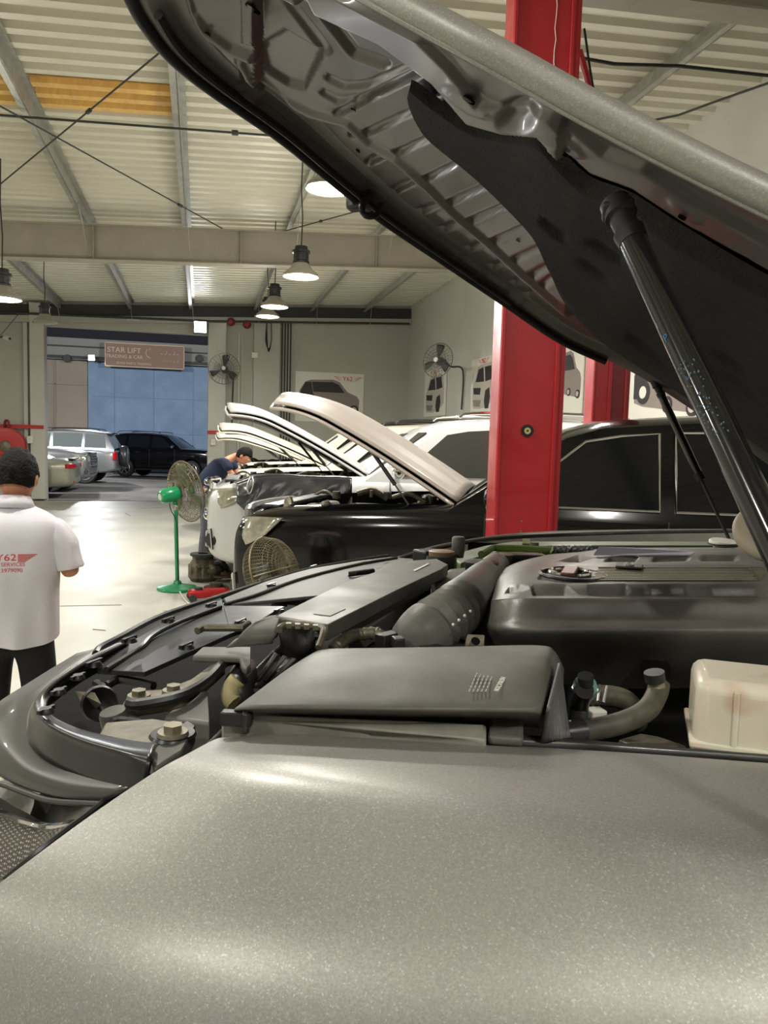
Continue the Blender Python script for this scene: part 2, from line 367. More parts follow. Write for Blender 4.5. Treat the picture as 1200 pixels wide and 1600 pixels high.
# flood lights
mFl = mat('flood_glow', (255, 255, 255), .4, emit=12, ecol=(244, 246, 255))
def flood(p, rz, label, power, s=.3, bl_=.38):
    r = root('flood_light', p, rz, label, 'flood light')
    ob('housing', G().box((0, .05, 0), (s, .08, s*.95)), mDark, r, bevel=.01); ob('lens', G().box((0, 0, 0), (s*.86, .02, s*.8)), mFl, r)
    ob('bracket', G().box((0, .08+bl_/2, .0), (.06, bl_, .05)), mDark, r)
    ld = bpy.data.lights.new('flood_lamp', 'AREA'); ld.size = s; ld.energy = power; ld.color = (.95, .97, 1)
    lo = bpy.data.objects.new('flood_lamp', ld); col.objects.link(lo); lo.parent = r; lo.location = (0, -.03, 0); lo.rotation_euler = (radians(-62), 0, 0)
    return r
flood(ony(313, 511, YB-.45), 0, 'bright square floodlight at the top right corner of the doorway', 45, .34)
flood(ony(143, 559, 38.0), 0, 'bright small floodlight outside above the beige wall', 500, .3, .9)
for x_ in (-7.5, 2.5):  # two unseen floodlights, added to brighten the yard
    f_ = flood((x_, YB+.62, 5.1), pi, 'added unseen floodlight on the outer face of the workshop wall, %s of the gate' % ('left' if x_ < 0 else 'right'), 1500, .3)

# ------------------------------------------------------------------ outside the gate
mBlue = mat('blue_gate_paint', (120, 146, 172), .5, c2=(102, 130, 160), vscale=1.2)
mBeig = mat('beige_wall', (150, 138, 122), .7, var=.06, vscale=.8)
g = G().box((3.0, 39.1, 2.65), (16.4, .2, 5.1)); struct('wall_yard_blue', g, mBlue, smooth=False)
g = G()
for x in (-4.0, -2.2, -.35, 1.6): g.box((x, 38.99, 2.6), (.03, .02, 5.0))
for z in (1.9, 3.6): g.box((1, 38.99, z), (12, .02, .03))
struct('trim_70', g, mat('blue_gate_seam', (92, 120, 150), .5), smooth=False)
g = G().box((-10.2, 39.0, 2.65), (10, .3, 5.1)); struct('wall_yard_beige', g, mBeig, smooth=False)
g = G(); g.box((-6.6, 38.8, 2.65), (.05, .1, 5.1)); g.box((-7.5, 38.8, 4.1), (4.5, .1, .05)); struct('trim_71', g, mBeig, smooth=False)
g = G().box((-3, 39.1, 5.75), (24, .5, 1.0)); struct('trim_72', g, mat('fascia_grey', (136, 134, 126), .6), smooth=False)
g = G(); g.box((-3, 38.7, 5.35), (24, .12, .12)); g.box((-3, 38.7, 5.85), (24, .06, .06)); struct('trim_73', g, mDark, smooth=False)
g = G().box((-3, 39.6, 8.4), (34, .5, 4.4)); struct('wall_yard_upper', g, mat('night_cladding', (38, 36, 44), .8), smooth=False)
for px in (105, 312):
    p = ony(px, 560, 38.5); g = G().lathe([(0, -.1), (.16, -.1), (.18, 0), (.1, .1), (0, .1)], p, (0, 1, 0)); tag(ob('wall_lamp', g, mDark), 'round dark unlit fitting on the yard fascia %s of the brown sign' % ('left' if px < 200 else 'right'), 'light fitting')
# brown shop sign
mSign = mat('brown_sign_face', (128, 98, 76), .5, emit=.0); mSgT = mat('sign_letters', (196, 170, 150), .5)
p = ony(227, 557, 38.2); r = root('shop_sign', p, 0, 'brown rectangular shop sign above the blue wall outside', 'sign')
ob('sign_panel', G().box((0, 0, 0), (3.5, .2, 1.04)), mSign, r, bevel=.02); g = G()
for z in (-.53, .53): g.box((0, -.05, z), (3.56, .26, .04))
for x in (-1.76, 1.76): g.box((x, -.05, 0), (.04, .26, 1.08))
ob('sign_frame', g, mSgT, r)
for x in (-1.2, 1.2): ob('sign_bracket', G().box((x, .38, 0), (.06, .58, .08)), mDark, r)
for s, x, z, sz in (('STAR LIFT', -.93, .22, .34), ('TRADING & CAR', -.93, -.07, .22), ('SPARE PARTS TRADING', -.5, -.37, .15)):
    text('lettering', s, TM((x, -.115, z), (1, 0, 0), (0, 0, 1)), sz, mSgT, r)
g = G(); g.tube([(.1, -.115, .32), (.02, -.115, .12), (.12, -.115, -.02), (.24, -.115, -.08)], .025, 6); g.tube([(.15, -.115, .3), (.26, -.115, .36)], .02, 6)
for k in range(5): g.tube([(.7+k*.18, -.115, .16), (.78+k*.18, -.115, .12), (.8+k*.18, -.115, .28 if k % 2 else .18)], .02, 6)
for k in range(5): g.tube([(.8+k*.15, -.115, -.2), (.87+k*.15, -.115, -.22), (.9+k*.15, -.115, -.12)], .014, 6)
ob('emblem', g, mSgT, r)

# ------------------------------------------------------------------ floor marks
g = G()
for pts in ([(92, 947), (190, 945)], [(145, 983), (165, 985)], [(215, 795), (255, 793)], [(255, 955), (275, 953)], [(196, 802), (204, 806)]):
    a_ = [onz(x, y, .002) for x, y in pts]; g.bar(a_[0], a_[1], .012, .003)
o = ob('floor_scuffs', g, mat('scuff', (110, 100, 84), .8)); o['kind'] = 'structure'
g = G().box((-1.8, YB+.0, .004), (4.0, .06, .012)); struct('trim_80', g, mDark, smooth=False)
# ------------------------------------------------------------------ cars of the hall and the yard
def apply_mods(o):
    dg = bpy.context.evaluated_depsgraph_get(); dg.update(); me = bpy.data.meshes.new_from_object(o.evaluated_get(dg)); old = o.data
    o.modifiers.clear(); o.data = me; bpy.data.meshes.remove(old); return o
def interp(tab, x):
    if x >= tab[0][0]: return tab[0][1:]
    for a, b in zip(tab, tab[1:]):
        if a[0] >= x >= b[0]:
            t = (a[0]-x)/(a[0]-b[0]); return tuple(p+(q-p)*t for p, q in zip(a[1:], b[1:]))
    return tab[-1][1:]
SUVT = dict(  # x, z bottom, z top, half width
    body=[(2.57, .58, .98, .72), (2.55, .48, 1.06, .86), (2.46, .40, 1.14, .92), (2.25, .36, 1.20, .955), (1.9, .34, 1.23, .98), (1.45, .34, 1.25, .99), (.9, .34, 1.27, .99), (.3, .34, 1.25, .985), (-.8, .34, 1.25, .985), (-1.6, .34, 1.26, .985), (-2.1, .38, 1.25, .97), (-2.42, .44, 1.22, .93), (-2.54, .50, 1.12, .86), (-2.58, .6, .95, .7)],
    roof=[(1.02, 1.24), (.28, 1.76), (.05, 1.83), (-.6, 1.88), (-1.6, 1.87), (-2.2, 1.80), (-2.5, 1.24)], wb=.93, wr=.70, arch=(1.50, -1.50), wr_=.39)
SEDT = dict(body=[(2.45, .4, .62, .55), (2.40, .3, .74, .76), (2.2, .25, .84, .86), (1.5, .25, .93, .90), (.8, .25, .97, .91), (0, .25, .96, .91), (-1.2, .25, .97, .91), (-1.7, .26, 1.02, .9), (-2.2, .28, 1.03, .87), (-2.4, .34, .98, .8), (-2.47, .42, .85, .66)],
    roof=[(1.0, .95), (.2, 1.36), (-.4, 1.44), (-1.0, 1.40), (-1.8, 1.02)], wb=.82, wr=.58, arch=(1.42, -1.38), wr_=.33)
def make_car(label, cat, paint, loc, yaw, T=SUVT, sc=1.0, bay=False, hood=None, hoodpaint=None, face='front', rails=True, spare=False, chrome=False, pitch=0, group=None, glass=None, name='suv', winchrome=False, lowtrim=None):
    glass = glass or mGlass
    r = root(name, loc, yaw, label, cat, group, ry=pitch); r.scale = (sc,)*3; bpy.context.view_layer.update()
    B = T['body']; g = G(); rows = []
    for x, zb, zt, w_ in B:
        half = [(0, zt+.035), (.35*w_, zt+.03), (.65*w_, zt+.022), (.86*w_, zt+.005), (.955*w_, zt-.04), (w_, zt-.13), (1.004*w_, zt-.30*(zt-zb)-.06), (w_, zt-.62*(zt-zb)), (.985*w_, zb+.06), (.93*w_, zb), (.5*w_, zb), (0, zb)]
        ring = [V((x, y, z)) for y, z in half]+[V((x, -y, z)) for y, z in reversed(half[1:-1])]; rows.append(ring)
    g.grid(rows, closeu=True); n = len(rows[0]); k = len(rows)
    g.f.append(tuple(range(n))); g.f.append(tuple(range((k-1)*n+n-1, (k-1)*n-1, -1)))
    o = ob('body', g, paint, r, sub=2); apply_mods(o)
    cuts = []
    cg = G(); z0 = T['wr_']+.0
    for ax in T['arch']:
        for s in (-1, 1): cg.cyl((ax, s*.62, z0), (ax, s*1.2, z0), T['wr_']+.09, n=36)
    if bay: cg.box((1.62, 0, 1.3), (1.45, 1.60, 1.0))
    c = ob('cutter', cg, mVoid, r); md = o.modifiers.new('c', 'BOOLEAN'); md.operation = 'DIFFERENCE'; md.solver = 'EXACT'; md.object = c; md.use_self = True
    bpy.context.view_layer.update(); apply_mods(o); bpy.data.objects.remove(c); o.data.polygons.foreach_set('use_smooth', [True]*len(o.data.polygons)); o.data.set_sharp_from_angle(angle=radians(35))
    mats = o.data.materials; mats.clear(); mats.append(paint); mats.append(mVoid)
    for p in o.data.polygons:
        ct = p.center
        if bay and .88 < ct.x < 2.36 and abs(ct.y) < .81 and ct.z < 1.215 and (abs(p.normal.z) > .9 and ct.z < .85 or abs(p.normal.y) > .95 and abs(ct.y) < .81 or abs(p.normal.x) > .95): p.material_index = 1
        for ax in T['arch']:
            if (ct.x-ax)**2+(ct.z-z0)**2 < (T['wr_']+.088)**2*1.02 and .5 < abs(ct.y) and abs(ct.y) < .975 and abs(p.normal.z)+abs(p.normal.x) > .6: p.material_index = 1
    # greenhouse
    R = T['roof']; zb0 = R[0][1]; wb, wr = T['wb'], T['wr']
    zmax = max(z for _, z in R)
    def yw(z): return wb+(wr-wb)*max(0, (z-zb0))/(zmax-zb0)
    rows = []
    for x, z in R:
        y = yw(z); base_ = zb0-.12
        rows.append([V((x, wb+.01, base_)), V((x, wb, zb0-.01)), V((x, y+.0, z-.03 if z > zb0+.1 else z)), V((x, y*.86, z+.015)), V((x, 0, z+.045)), V((x, -y*.86, z+.015)), V((x, -y, z-.03 if z > zb0+.1 else z)), V((x, -wb, zb0-.01)), V((x, -wb-.01, base_))])
    g = G().grid(rows); ob('cabin', g, paint, r, bevel=.02, ang=50)
    def sp(x, z, o_=.006, s=1): return V((x, s*(yw(z)+o_+.004), z))
    def roofz(x): return interp([(a, b) for a, b in R], x)[0]
    x0, xf = R[0][0], R[1][0]; zt_ = lambda x: roofz(x)-.085
    if T is SUVT: panes = [(.66, -.30), (-.40, -1.38), (-1.48, -2.22)]
    else: panes = [(.62, -.25), (-.33, -1.15)]
    for s in (-1, 1):
        for i, (a, b) in enumerate(panes):
            a_top = min(a, xf-.12) if i == 0 else a; b_top = b if b > -2 else -2.12
            if T is SEDT and i == 1: b_top = -.95
            zl = zb0+.045
            poly = [sp(a, zl, s=s), sp((a+a_top)/2, (zl+zt_(a_top))/2, s=s), sp(a_top, zt_(a_top), s=s), sp((a_top+b_top)/2, zt_((a_top+b_top)/2), s=s), sp(b_top, zt_(b_top), s=s), sp(b, zl, s=s)]
            ob('side_window', G().prism(poly, (0, -s*.012, 0)), glass, r)
            if winchrome and s > 0: ob('window_trim', G().tube([q+V((0, .004, 0)) for q in poly], .009, 6, closed=True), mChr, r)
    # windshield and rear glass
    def slope(xa, za, xb, zb_, up=.012):
        d = V((xb-xa, 0, zb_-za)); nrm = V((-d.z, 0, d.x)).normalized(); nrm *= (1 if nrm.z > 0 else -1)
        out = []
        for t in (.07, .9):
            for s in (1, -1):
                z = za+(zb_-za)*t; out.append(V((xa+(xb-xa)*t, s*(yw(z)-.07), z))+nrm*up)
        return [out[0], out[1], out[3], out[2]], nrm
    q, nn = slope(R[0][0], R[0][1]+.0, R[1][0], R[1][1]+.02); ob('windshield', G().prism(q, -nn*.01), glass, r)
    q, nn = slope(R[-1][0], R[-1][1], R[-2][0], R[-2][1]+.0); ob('rear_window', G().prism(q, -nn*.01), glass, r)
    for s in (-1, 1):
        if rails: ob('roof_rail', G().tube(spl([(.0, s*.62, 1.90), (-.15, s*.62, 1.95), (-1.0, s*.62, 1.975), (-1.8, s*.62, 1.96), (-1.95, s*.62, 1.90)], 14), .016, 8), mChr if chrome else mBlk, r)
        m_ = G().ball((.72, s*1.09, zb0+.10), (.07, .11, .085), 12); m_.bar((.72, s*.93, zb0+.04), (.72, s*1.03, zb0+.07), .05, .03); ob('mirror', m_, mChr if chrome else paint, r, smooth=True)
        for i, x in enumerate((.1, -.85)): ob('door_handle', G().tube(spl([(x+.1, s*.99, zb0-.16), (x+.08, s*1.02, zb0-.16), (x-.1, s*1.02, zb0-.16), (x-.12, s*.99, zb0-.16)], 8), .013, 6), mChr if chrome else paint, r)
        g = G()
        for x in (.78, -.35, -1.42): g.box((x, s*.985, .85), (.006, .02, .75))
        ob('door_seam', g, mDark, r)
        ob('sill_step', G().box((0, s*.95, .36), (2.1, .14, .06)), lowtrim or mBlk, r, bevel=.015)
    for ax in T['arch']:
        for s in (-1, 1):
            R_ = T['wr_']; wd = .13; y1 = s*.97; y0 = s*(.97-.26)
            wh = G().lathe([(R_*.62, 0), (R_*.94, .0), (R_, .04), (R_, .22), (R_*.94, .26), (R_*.62, .26)], (ax, y0, R_), (0, s, 0), 36)
            t = ob('tyre', wh, mTyre, r)
            g = G().lathe([(R_*.66, .26), (R_*.62, .24), (R_*.58, .20), (0.001, .17)], (ax, y0, R_), (0, s, 0), 32); ob('rim', G().lathe([(R_*.68, .262), (R_*.60, .255), (R_*.58, .16), (R_*.5, .12), (0, .12)], (ax, y0, R_), (0, s, 0), 32), mDark, t)
            g = G().cyl((ax, y0+s*.2, R_), (ax, y0+s*.262, R_), R_*.17, n=16)
            for k in range(6):
                a_ = 2*pi*k/6; d = V((cos(a_), 0, sin(a_))); g.bar(V((ax, y0+s*.24, R_))+d*R_*.1, V((ax, y0+s*.245, R_))+d*R_*.64, .05, .03, up=(0, 1, 0))
            g.tube([V((ax+R_*.64*cos(2*pi*k/32), y0+s*.255, R_+R_*.64*sin(2*pi*k/32))) for k in range(32)], .014, 6, closed=True); ob('rim_spokes', g, mRim, t)
    zf = B[3][2]
    if T is SUVT:
        g = G()      # grille
        cx_ = lambda y, o=0: 2.600-.10*(abs(y)/.62)**2.2+o
        gy = [-.60+1.20*k/20 for k in range(21)]
        gr = ob('grille', G().grid([[V((cx_(y), y, z)) for y in gy] for z in (.80, .90, 1.0, 1.1, 1.16)]), mDark, r, sol=.03)
        cm_ = mChr if chrome else mSil
        for z in (.86, .94, 1.02, 1.09): ob('grille_bar', G().tube([V((cx_(y, .025), y, z)) for y in gy[3:-3]], .016, 8), cm_, gr)
        ob('grille_surround', G().tube([V((cx_(y, .012), y, 1.155)) for y in gy]+[V((cx_(.60, .012), .585, 1.0)), V((cx_(.5, .012), .50, .82))]+[V((cx_(y, .012), y, .80)) for y in reversed(gy[2:-2])]+[V((cx_(.5, .012), -.50, .82)), V((cx_(.6, .012), -.585, 1.0))], .034, 10, closed=True), cm_, gr)
        for s in (-1, 1):
            hl = surf([[(2.552, s*.60, 1.10), (2.50, s*.76, 1.11), (2.38, s*.885, 1.13), (2.14, s*.968, 1.14)], [(2.59, s*.58, .99), (2.55, s*.76, 1.0), (2.42, s*.92, 1.02), (2.2, s*.985, 1.08)], [(2.585, s*.60, .91), (2.54, s*.78, .91), (2.41, s*.925, .94), (2.26, s*.985, 1.02)]], 14, 8)
            h_ = ob('headlight', G().grid(hl), mat('headlight_lens', (170, 168, 150), .1, metal=.45, coat=1, var=.35, vscale=9), r, sol=.012)
            ob('fog_lamp', G().lathe([(0, 0), (.065, 0), (.075, -.02), (.075, -.05)], (2.525, s*.865, .62), (.6, s*.8, 0), 20), mDark, r)
            g = G().tube([(2.50, s*.905, .54), (2.565, s*.76, .55), (2.56, s*.80, .70), (2.52, s*.89, .73)], .014, 6, closed=True); ob('fog_lamp_trim', g, mChr, r)
            ob('tail_light', G().grid(surf([[(-2.45, s*.92, z), (-2.52, s*.88, z), (-2.56, s*.78, z)] for z in (.85, 1.0, 1.15)], 6, 5)), mRedL, r, sol=.02)
        ob('bumper_intake', G().box((2.52, 0, .60), (.08, 1.05, .18)), mBlk, r, bevel=.02)
        ob('plate', G().box((-2.57, 0, 1.0), (.02, .4, .13)), mPap, r)
        ob('roof_spoiler', G().grid(surf([[(-2.05, y, 1.845-.1*y*y), (-2.25, y, 1.85-.1*y*y), (-2.36, y*.96, 1.83-.1*y*y)] for y in (-.66, 0, .66)], 8, 8)), paint, r, sol=.025)
    else:
        for s in (-1, 1):
            ob('tail_light', G().grid(surf([[(-2.22, s*.885, z), (-2.38, s*.83, z), (-2.46, s*.62, z)] for z in (.80, .87, .92)], 8, 5)), mRedL, r, sol=.015)
            ob('rear_reflector', G().box((-2.42, s*.68, .45), (.04, .14, .04)), mRedL, r, bevel=.006)
            ob('headlight', G().grid(surf([[(2.2, s*.86, z), (2.36, s*.78, z), (2.42, s*.6, z)] for z in (.62, .68, .72)], 8, 5)), mClear, r, sol=.015)
        ob('rear_spoiler', G().box((-2.33, 0, 1.05), (.16, 1.3, .025)), mBlk, r, bevel=.008)
    if spare:
        sw = ob('spare_wheel', G().lathe([(0, .0), (.36, 0), (.39, .04), (.39, .2), (.36, .24), (.3, .25), (.1, .26), (0, .26)], (-2.60, .15, .98), (-1, 0, 0), 32), mBlk, r)
        ob('wheel_cover', G().lathe([(0, .275), (.28, .27), (.33, .255)], (-2.60, .15, .98), (-1, 0, 0), 32), paint, sw)
    if bay:
        random.seed(3); g = G()
        g.box((1.55, 0, 1.0), (.8, .62, .34)); g.box((1.45, .55, 1.0), (.5, .3, .3)); g.box((1.5, -.56, .98), (.5, .3, .3)); g.box((2.22, 0, 1.1), (.16, 1.4, .1))
        ob('engine', g, mDust, r, bevel=.04)
        for k in range(18):
            p = V((random.uniform(1.0, 2.25), random.choice((-1, 1))*random.uniform(.3, .78), random.uniform(1.14, 1.2))); q = p+V((random.uniform(-.3, .3), random.uniform(-.1, .1), random.uniform(-.03, .04)))
            ob('engine_hose', G().tube(spl([p, (p+q)/2+V((0, 0, .05)), q], 8), random.choice((.012, .02, .03)), 8), mMetal, r)
            if k % 3 == 0: ob('filler_cap', G().cyl(p, p+V((0, 0, .06)), .035, n=12), mDust, r)
        ob('bonnet_latch_panel', G().box((2.33, 0, 1.19), (.14, 1.35, .03)), mBlk, r, bevel=.01)
    if hood:
        th = radians(hood); hx, hz_ = .98, 1.27; hp = hoodpaint or paint; N_ = 24
        def hs_(u, v, o_):           # u 0 hinge..1 tip, v -1..1
            wv = (.80 if u < .75 else .80-.16*((u-.75)/.25)**2)*v; s = (1.60-.10*v*v)*u
            crown = .055*(1-v*v)-.10*max(0, (u-.7)/.3)**2+.03*sin(pi*u)+.02*(abs(v) < .62)+o_
            return V((hx+s*cos(th)-crown*sin(th), wv, hz_+s*sin(th)+crown*cos(th)))
        top = [[hs_(i/N_, -1+2*j/N_, .02) for j in range(N_+1)] for i in range(N_+1)]; bot = [[hs_(i/N_, (-1+2*j/N_)*.985, -.022) for j in range(N_+1)] for i in range(N_+1)]
        h = ob('bonnet', G().grid(top), hp, r, ang=180, sol=.016)
        inn = ob('bonnet_inner_panel', G().grid(bot), mat('bonnet_inner_grey', (84, 84, 82), .4) if hoodpaint is None else mBlkP, r, ang=180, sol=.008)
        rim_ = [bot[0][j] for j in range(N_+1)]+[bot[i][N_] for i in range(1, N_+1)]+[bot[N_][j] for j in range(N_-1, -1, -1)]+[bot[i][0] for i in range(N_-1, 0, -1)]
        pad = [[hs_(.12+.7*i/10, (-1+2*j/10)*.68, -.045-.01*sin(i*2.1)*sin(j*1.7)) for j in range(11)] for i in range(11)]
        ob('insulation_pad', G().grid(pad), mVoid, inn, sol=.012)
        ob('bonnet_edge', G().tube([q for q in rim_], .014, 6, closed=True), hp, h)
        for s in (-1, 1):
            a_ = hs_(.46, s*.93, -.03); b_ = V((hx+.28, s*.83, 1.2)); d = a_-b_
            k_ = ob('bonnet_strut', G().cyl(a_, b_+d*.45, .014, n=10), mRub, r); ob('strut_rod', G().cyl(b_+d*.45, b_, .006, n=8), mDark, k_)
            ob('hinge', G().bar((hx-.05, s*.72, 1.22), (hx+.12, s*.72, 1.22+.14*sin(th)+.04), .03, .02), mDark, r)
    return r
def place(px, py_z, d, al, sc, xl=2.5, yl=.8):
    """car position so that its local point (xl, yl) stands at the image column px and depth d"""
    p = at(px, py_z, d); a_ = pi-radians(al)
    off = Matrix.Rotation(a_, 3, 'Z') @ V((xl*sc, yl*sc, 0)); return (p.x-off.x, p.y-off.y, 0), a_
mFilm = mat('window_film_grey', (62, 64, 60), .08, spec=.7)
lo, ya = place(334, 800, 7.9, 4, 1.04, 2.5, .75)
car_w = make_car('white SUV with chrome grille, raised bonnet and black cover on its fender', 'car', mWht, lo, ya, sc=1.04, bay=True, hood=27, chrome=True, glass=mFilm)
lo, ya = place(386, 850, 5.35, 24, 1.0, 2.42, .9)
car_b = make_car('black SUV with pale raised bonnet standing between the red lift posts', 'car', mBlkP, lo, ya, sc=1.0, bay=True, hood=29, rails=False, hoodpaint=mat('bonnet_pale_reflection', (186, 176, 168), .45, coat=.2), winchrome=True, pitch=0)  # pale tone paints the wall and ceiling mirrored in a black bonnet
lo, ya = place(334, 800, 10.9, 5, 1.04, 2.5, .75)
make_car('cream white SUV with raised bonnet directly behind the chrome grilled one', 'car', mCrm, lo, ya, sc=1.04, bay=True, hood=21)
lo, ya = place(334, 800, 13.9, 5, 1.04, 2.5, .75)
make_car('farthest cream SUV of the row, its raised bonnet lowest in view', 'car', mCrm, lo, ya, sc=1.04, bay=True, hood=17)
# yard cars
p = ony(262, 750, 34.5); make_car('black SUV parked alone in front of the blue wall', 'car', mBlkP, (p.x-.05, 34.9, 0), radians(-22), sc=1.0, chrome=True, glass=mGlass)
p = onz(68, 770, 0); make_car('silver SUV nosing out from behind the left door post, front wheel showing', 'car', mSil, (p.x-1.35, 25.4, 0), radians(-3), sc=1.0, chrome=True)
p = ony(150, 735, 30); make_car('silver SUV with black spare wheel on its tail, parked behind', 'car', mSil, (p.x-1.7, 30.2, 0), radians(176), sc=1.0, spare=True, glass=mat('bright_tint', (95, 100, 98), .1))
p = ony(118, 765, 23); make_car('champagne sedan with red tail light peeking past the left door post', 'car', mChamp, (p.x-2.35, 22.75, 0), radians(182), T=SEDT, rails=False, name='sedan')
p = ony(186, 735, 38); tag(ob('traffic_cone', G().lathe([(.2, 0), (.2, .03), (.13, .04), (.04, .6), (0, .6)], (p.x, 37.5, 0)), mDark), 'small dark cone standing against the blue wall between the cars', 'cone')

# black cover on the white fender
r = root('fender_cover', (car_w.matrix_world @ V((1.4, 1.0, 1.0))), car_w.rotation_euler.z, 'black leatherette cover draped over the white car front fender', 'fender cover')
pts = [(370, 757, 786), (385, 752, 800), (400, 746, 808), (425, 744, 812), (455, 744, 803), (480, 746, 800), (505, 747, 806), (530, 747, 812), (550, 748, 800)]
rows = []
for j in range(25):
    t = j/24; row = []
    for i in range(41):
        u = i/40; q = u*(len(pts)-1); a_ = min(int(q), len(pts)-2); f_ = q-a_; px, y0, y1 = [pts[a_][k]+(pts[a_+1][k]-pts[a_][k])*f_ for k in range(3)]
        d = 7.62-.62*u
        fold = .035*sin(u*9+t*5)*t+.03*abs(sin(u*5.0-t*2.6))+.02*sin(u*31+t*11)*sin(pi*t)
        row.append(at(px, y0+(y1-y0)*t, d+.02-.12*sin(pi*min(1, t*1.3)/2)-fold))
    rows.append(row)
mCov = mat('black_leatherette', (44, 44, 47), .3, spec=.6, bump=.2, bscale=30)
ob('cover_sheet', G().grid(rows), mCov, r, world=True, sol=.006, ang=180)
top = [[rows[0][i]+V((0, .0, .004)) for i in range(41)], [rows[0][i]+V((-.02, .10, .012)) for i in range(41)], [rows[0][i]+V((-.03, .22, .012)) for i in range(41)]]
ob('cover_flap', G().grid(top), mCov, r, world=True, sol=.006)
ob('cover_strap', G().tube(spl([at(392, 745, 7.4), at(386, 760, 7.38), at(390, 772, 7.38), at(396, 758, 7.38), at(394, 745, 7.42)], 18), .008, 6), mRim, r, world=True)

# ------------------------------------------------------------------ lift posts
def lift(px_l, px_r, d, px_y, top, label, rot=0):
    a_ = at(px_l, px_y, d); b_ = at(px_r, px_y, d); c = (a_+b_)/2; wd = (b_-a_).length
    r = root('lift_post', (c.x, c.y, 0), rot, label, 'car lift'); h = top
    g = G(); W = wd*.5; D_ = .13     # C shaped column: back, two flanges, lips
    g.box((-W*.13, -D_, h/2), (W*1.74, .012, h)); g.box((-W+.006, 0, h/2), (.012, D_*2, h)); g.box((W*.74, 0, h/2), (.012, D_*2, h))
    g.box((-W+.05, D_, h/2), (.09, .012, h)); g.box((W*.70, D_, h/2), (.07, .012, h))
    ob('column', g, mRed, r, bevel=.003)
    g = G().box((W*.84, -.05, h/2+.03), (W*.20, .14, h-.06)); ob('side_channel', g, mRed, r, bevel=.012)
    g = G().box((W*.66, -D_-.012, h/2), (.018, .014, h)); g.box((-W*.93, -D_-.012, h/2), (.018, .014, h)); ob('edge_rib', g, mRed, r, bevel=.004)
    ob('base_plate', G().box((0, 0, .015), (wd*1.5, .6, .03)), mRed, r)
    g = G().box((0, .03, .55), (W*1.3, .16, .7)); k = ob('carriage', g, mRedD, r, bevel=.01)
    return r, W, D_
r, W, D_ = lift(764, 866, 3.9, 830, 4.1, 'tall red lift post nearest the camera, with a round gauge hole', radians(-13))
r.matrix_world = Matrix.Translation(r.location) @ Matrix.Rotation(radians(-13), 4, 'Z')
z = 1.74; ob('gauge_ring', G().lathe([(.016, .006), (.03, .006), (.03, 0), (.0, 0)], (-.02, -.139, z), (0, -1, 0)), mRub, r); ob('gauge_face', G().lathe([(0, .004), (.018, .004), (.018, 0)], (-.02, -.139, z), (0, -1, 0)), mat('gauge_cream', (225, 215, 150), .4), r); ob('bolt', G().cyl((-.02, -.142, z), (-.02, -.150, z), .005), mDark, r)
ob('scratch', G().tube([(.03+.004*sin(i*2.3), -.1375, 3.1+i*.05) for i in range(22)], .0018, 4), mPap, r)
for zz in (3.42, 3.44, 1.25, 1.3): ob('bolt', G().cyl((-.03, -.137, zz), (-.03, -.142, zz), .005, n=6), mBolt, r)
a_ = at(905, 80, 3.95); b_ = at(930, 165, 3.95)
ob('safety_bar', G().tube([a_, (a_+b_)/2, b_, b_+V((.05, .0, -.5))], .018, 8), mRed, r, world=True)
g = G().tube([at(913, 45, 3.9), at(922, 110, 3.88), at(931, 160, 3.86)], .006, 6); tag(ob('lift_cable', g, mRub), 'thin black cable hanging beside the top of the near red post', 'cable')
r2, W, D_ = lift(918, 978, 7.0, 640, 4.1, 'red lift post farther back, behind the black car roof', radians(-13))
r2.matrix_world = Matrix.Translation(r2.location) @ Matrix.Rotation(radians(-13), 4, 'Z')
ob('inner_channel', G().box((W*.28, -.137, 2.05), (W*.62, .012, 4.0)), mRedD, r2); ob('rail', G().box((-W*.14, -.14, 2.05), (W*.2, .03, 4.0)), mRed, r2, bevel=.004)  # flat darker red strip; the channel's shade is in its colour
g = G()
g.box((0, 0, 0), (.3, .3, .1))

# ------------------------------------------------------------------ fans
def cage(r, c, ax, R, dep, m, n=40, rings=5, wr=.0022, name='cage'):
    c = V(c); a_ = V(ax).normalized(); u, w_ = frame(a_); g = G()
    for s in (1, -1):
        for k in range(n):
            t = 2*pi*k/n; d = u*cos(t)+w_*sin(t); P_ = []
            for q in (.12, .4, .7, .9, 1.0): P_.append(c+d*R*q+a_*s*dep*sqrt(max(0, 1-q**3)))
            g.tube(P_, wr, 4, cap=False)
        for q in [.12, .28, .45, .62, .8, .93][:rings]:
            g.tube([c+(u*cos(2*pi*j/36)+w_*sin(2*pi*j/36))*R*q+a_*s*dep*sqrt(1-q**3) for j in range(36)], wr*1.1, 4, closed=True)
    g.tube([c+(u*cos(2*pi*j/48)+w_*sin(2*pi*j/48))*R for j in range(48)], wr*3, 6, closed=True)
    return ob(name, g, m, r)
def blades(r, c, ax, R, m, n=3, tw=.5):
    c = V(c); a_ = V(ax).normalized(); u, w_ = frame(a_); g = G()
    for k in range(n):
        t0 = 2*pi*k/n+.4; rows = []
        for i in range(7):
            q = .12+.8*i/6; wd = (.25+.35*sin(pi*min(1, q*.85)))*.9
            rows.append([c+(u*cos(t0+e*wd)+w_*sin(t0+e*wd))*R*q+a_*(e*.07*R*2*tw) for e in (-.6, -.2, .2, .6)])
        g.grid(rows)
    return ob('fan_blade_set', g, m, r, sol=.004)
p = onz(277, 921, 0); r = root('pedestal_fan', (p.x, p.y, 0), 0, 'green pedestal fan with round cage standing on the open floor', 'fan')
ob('base', G().lathe([(0, 0), (.215, 0), (.22, .012), (.21, .03), (.12, .05), (.05, .065), (.035, .10), (0, .10)], n=40), mGrn, r, bevel=0)
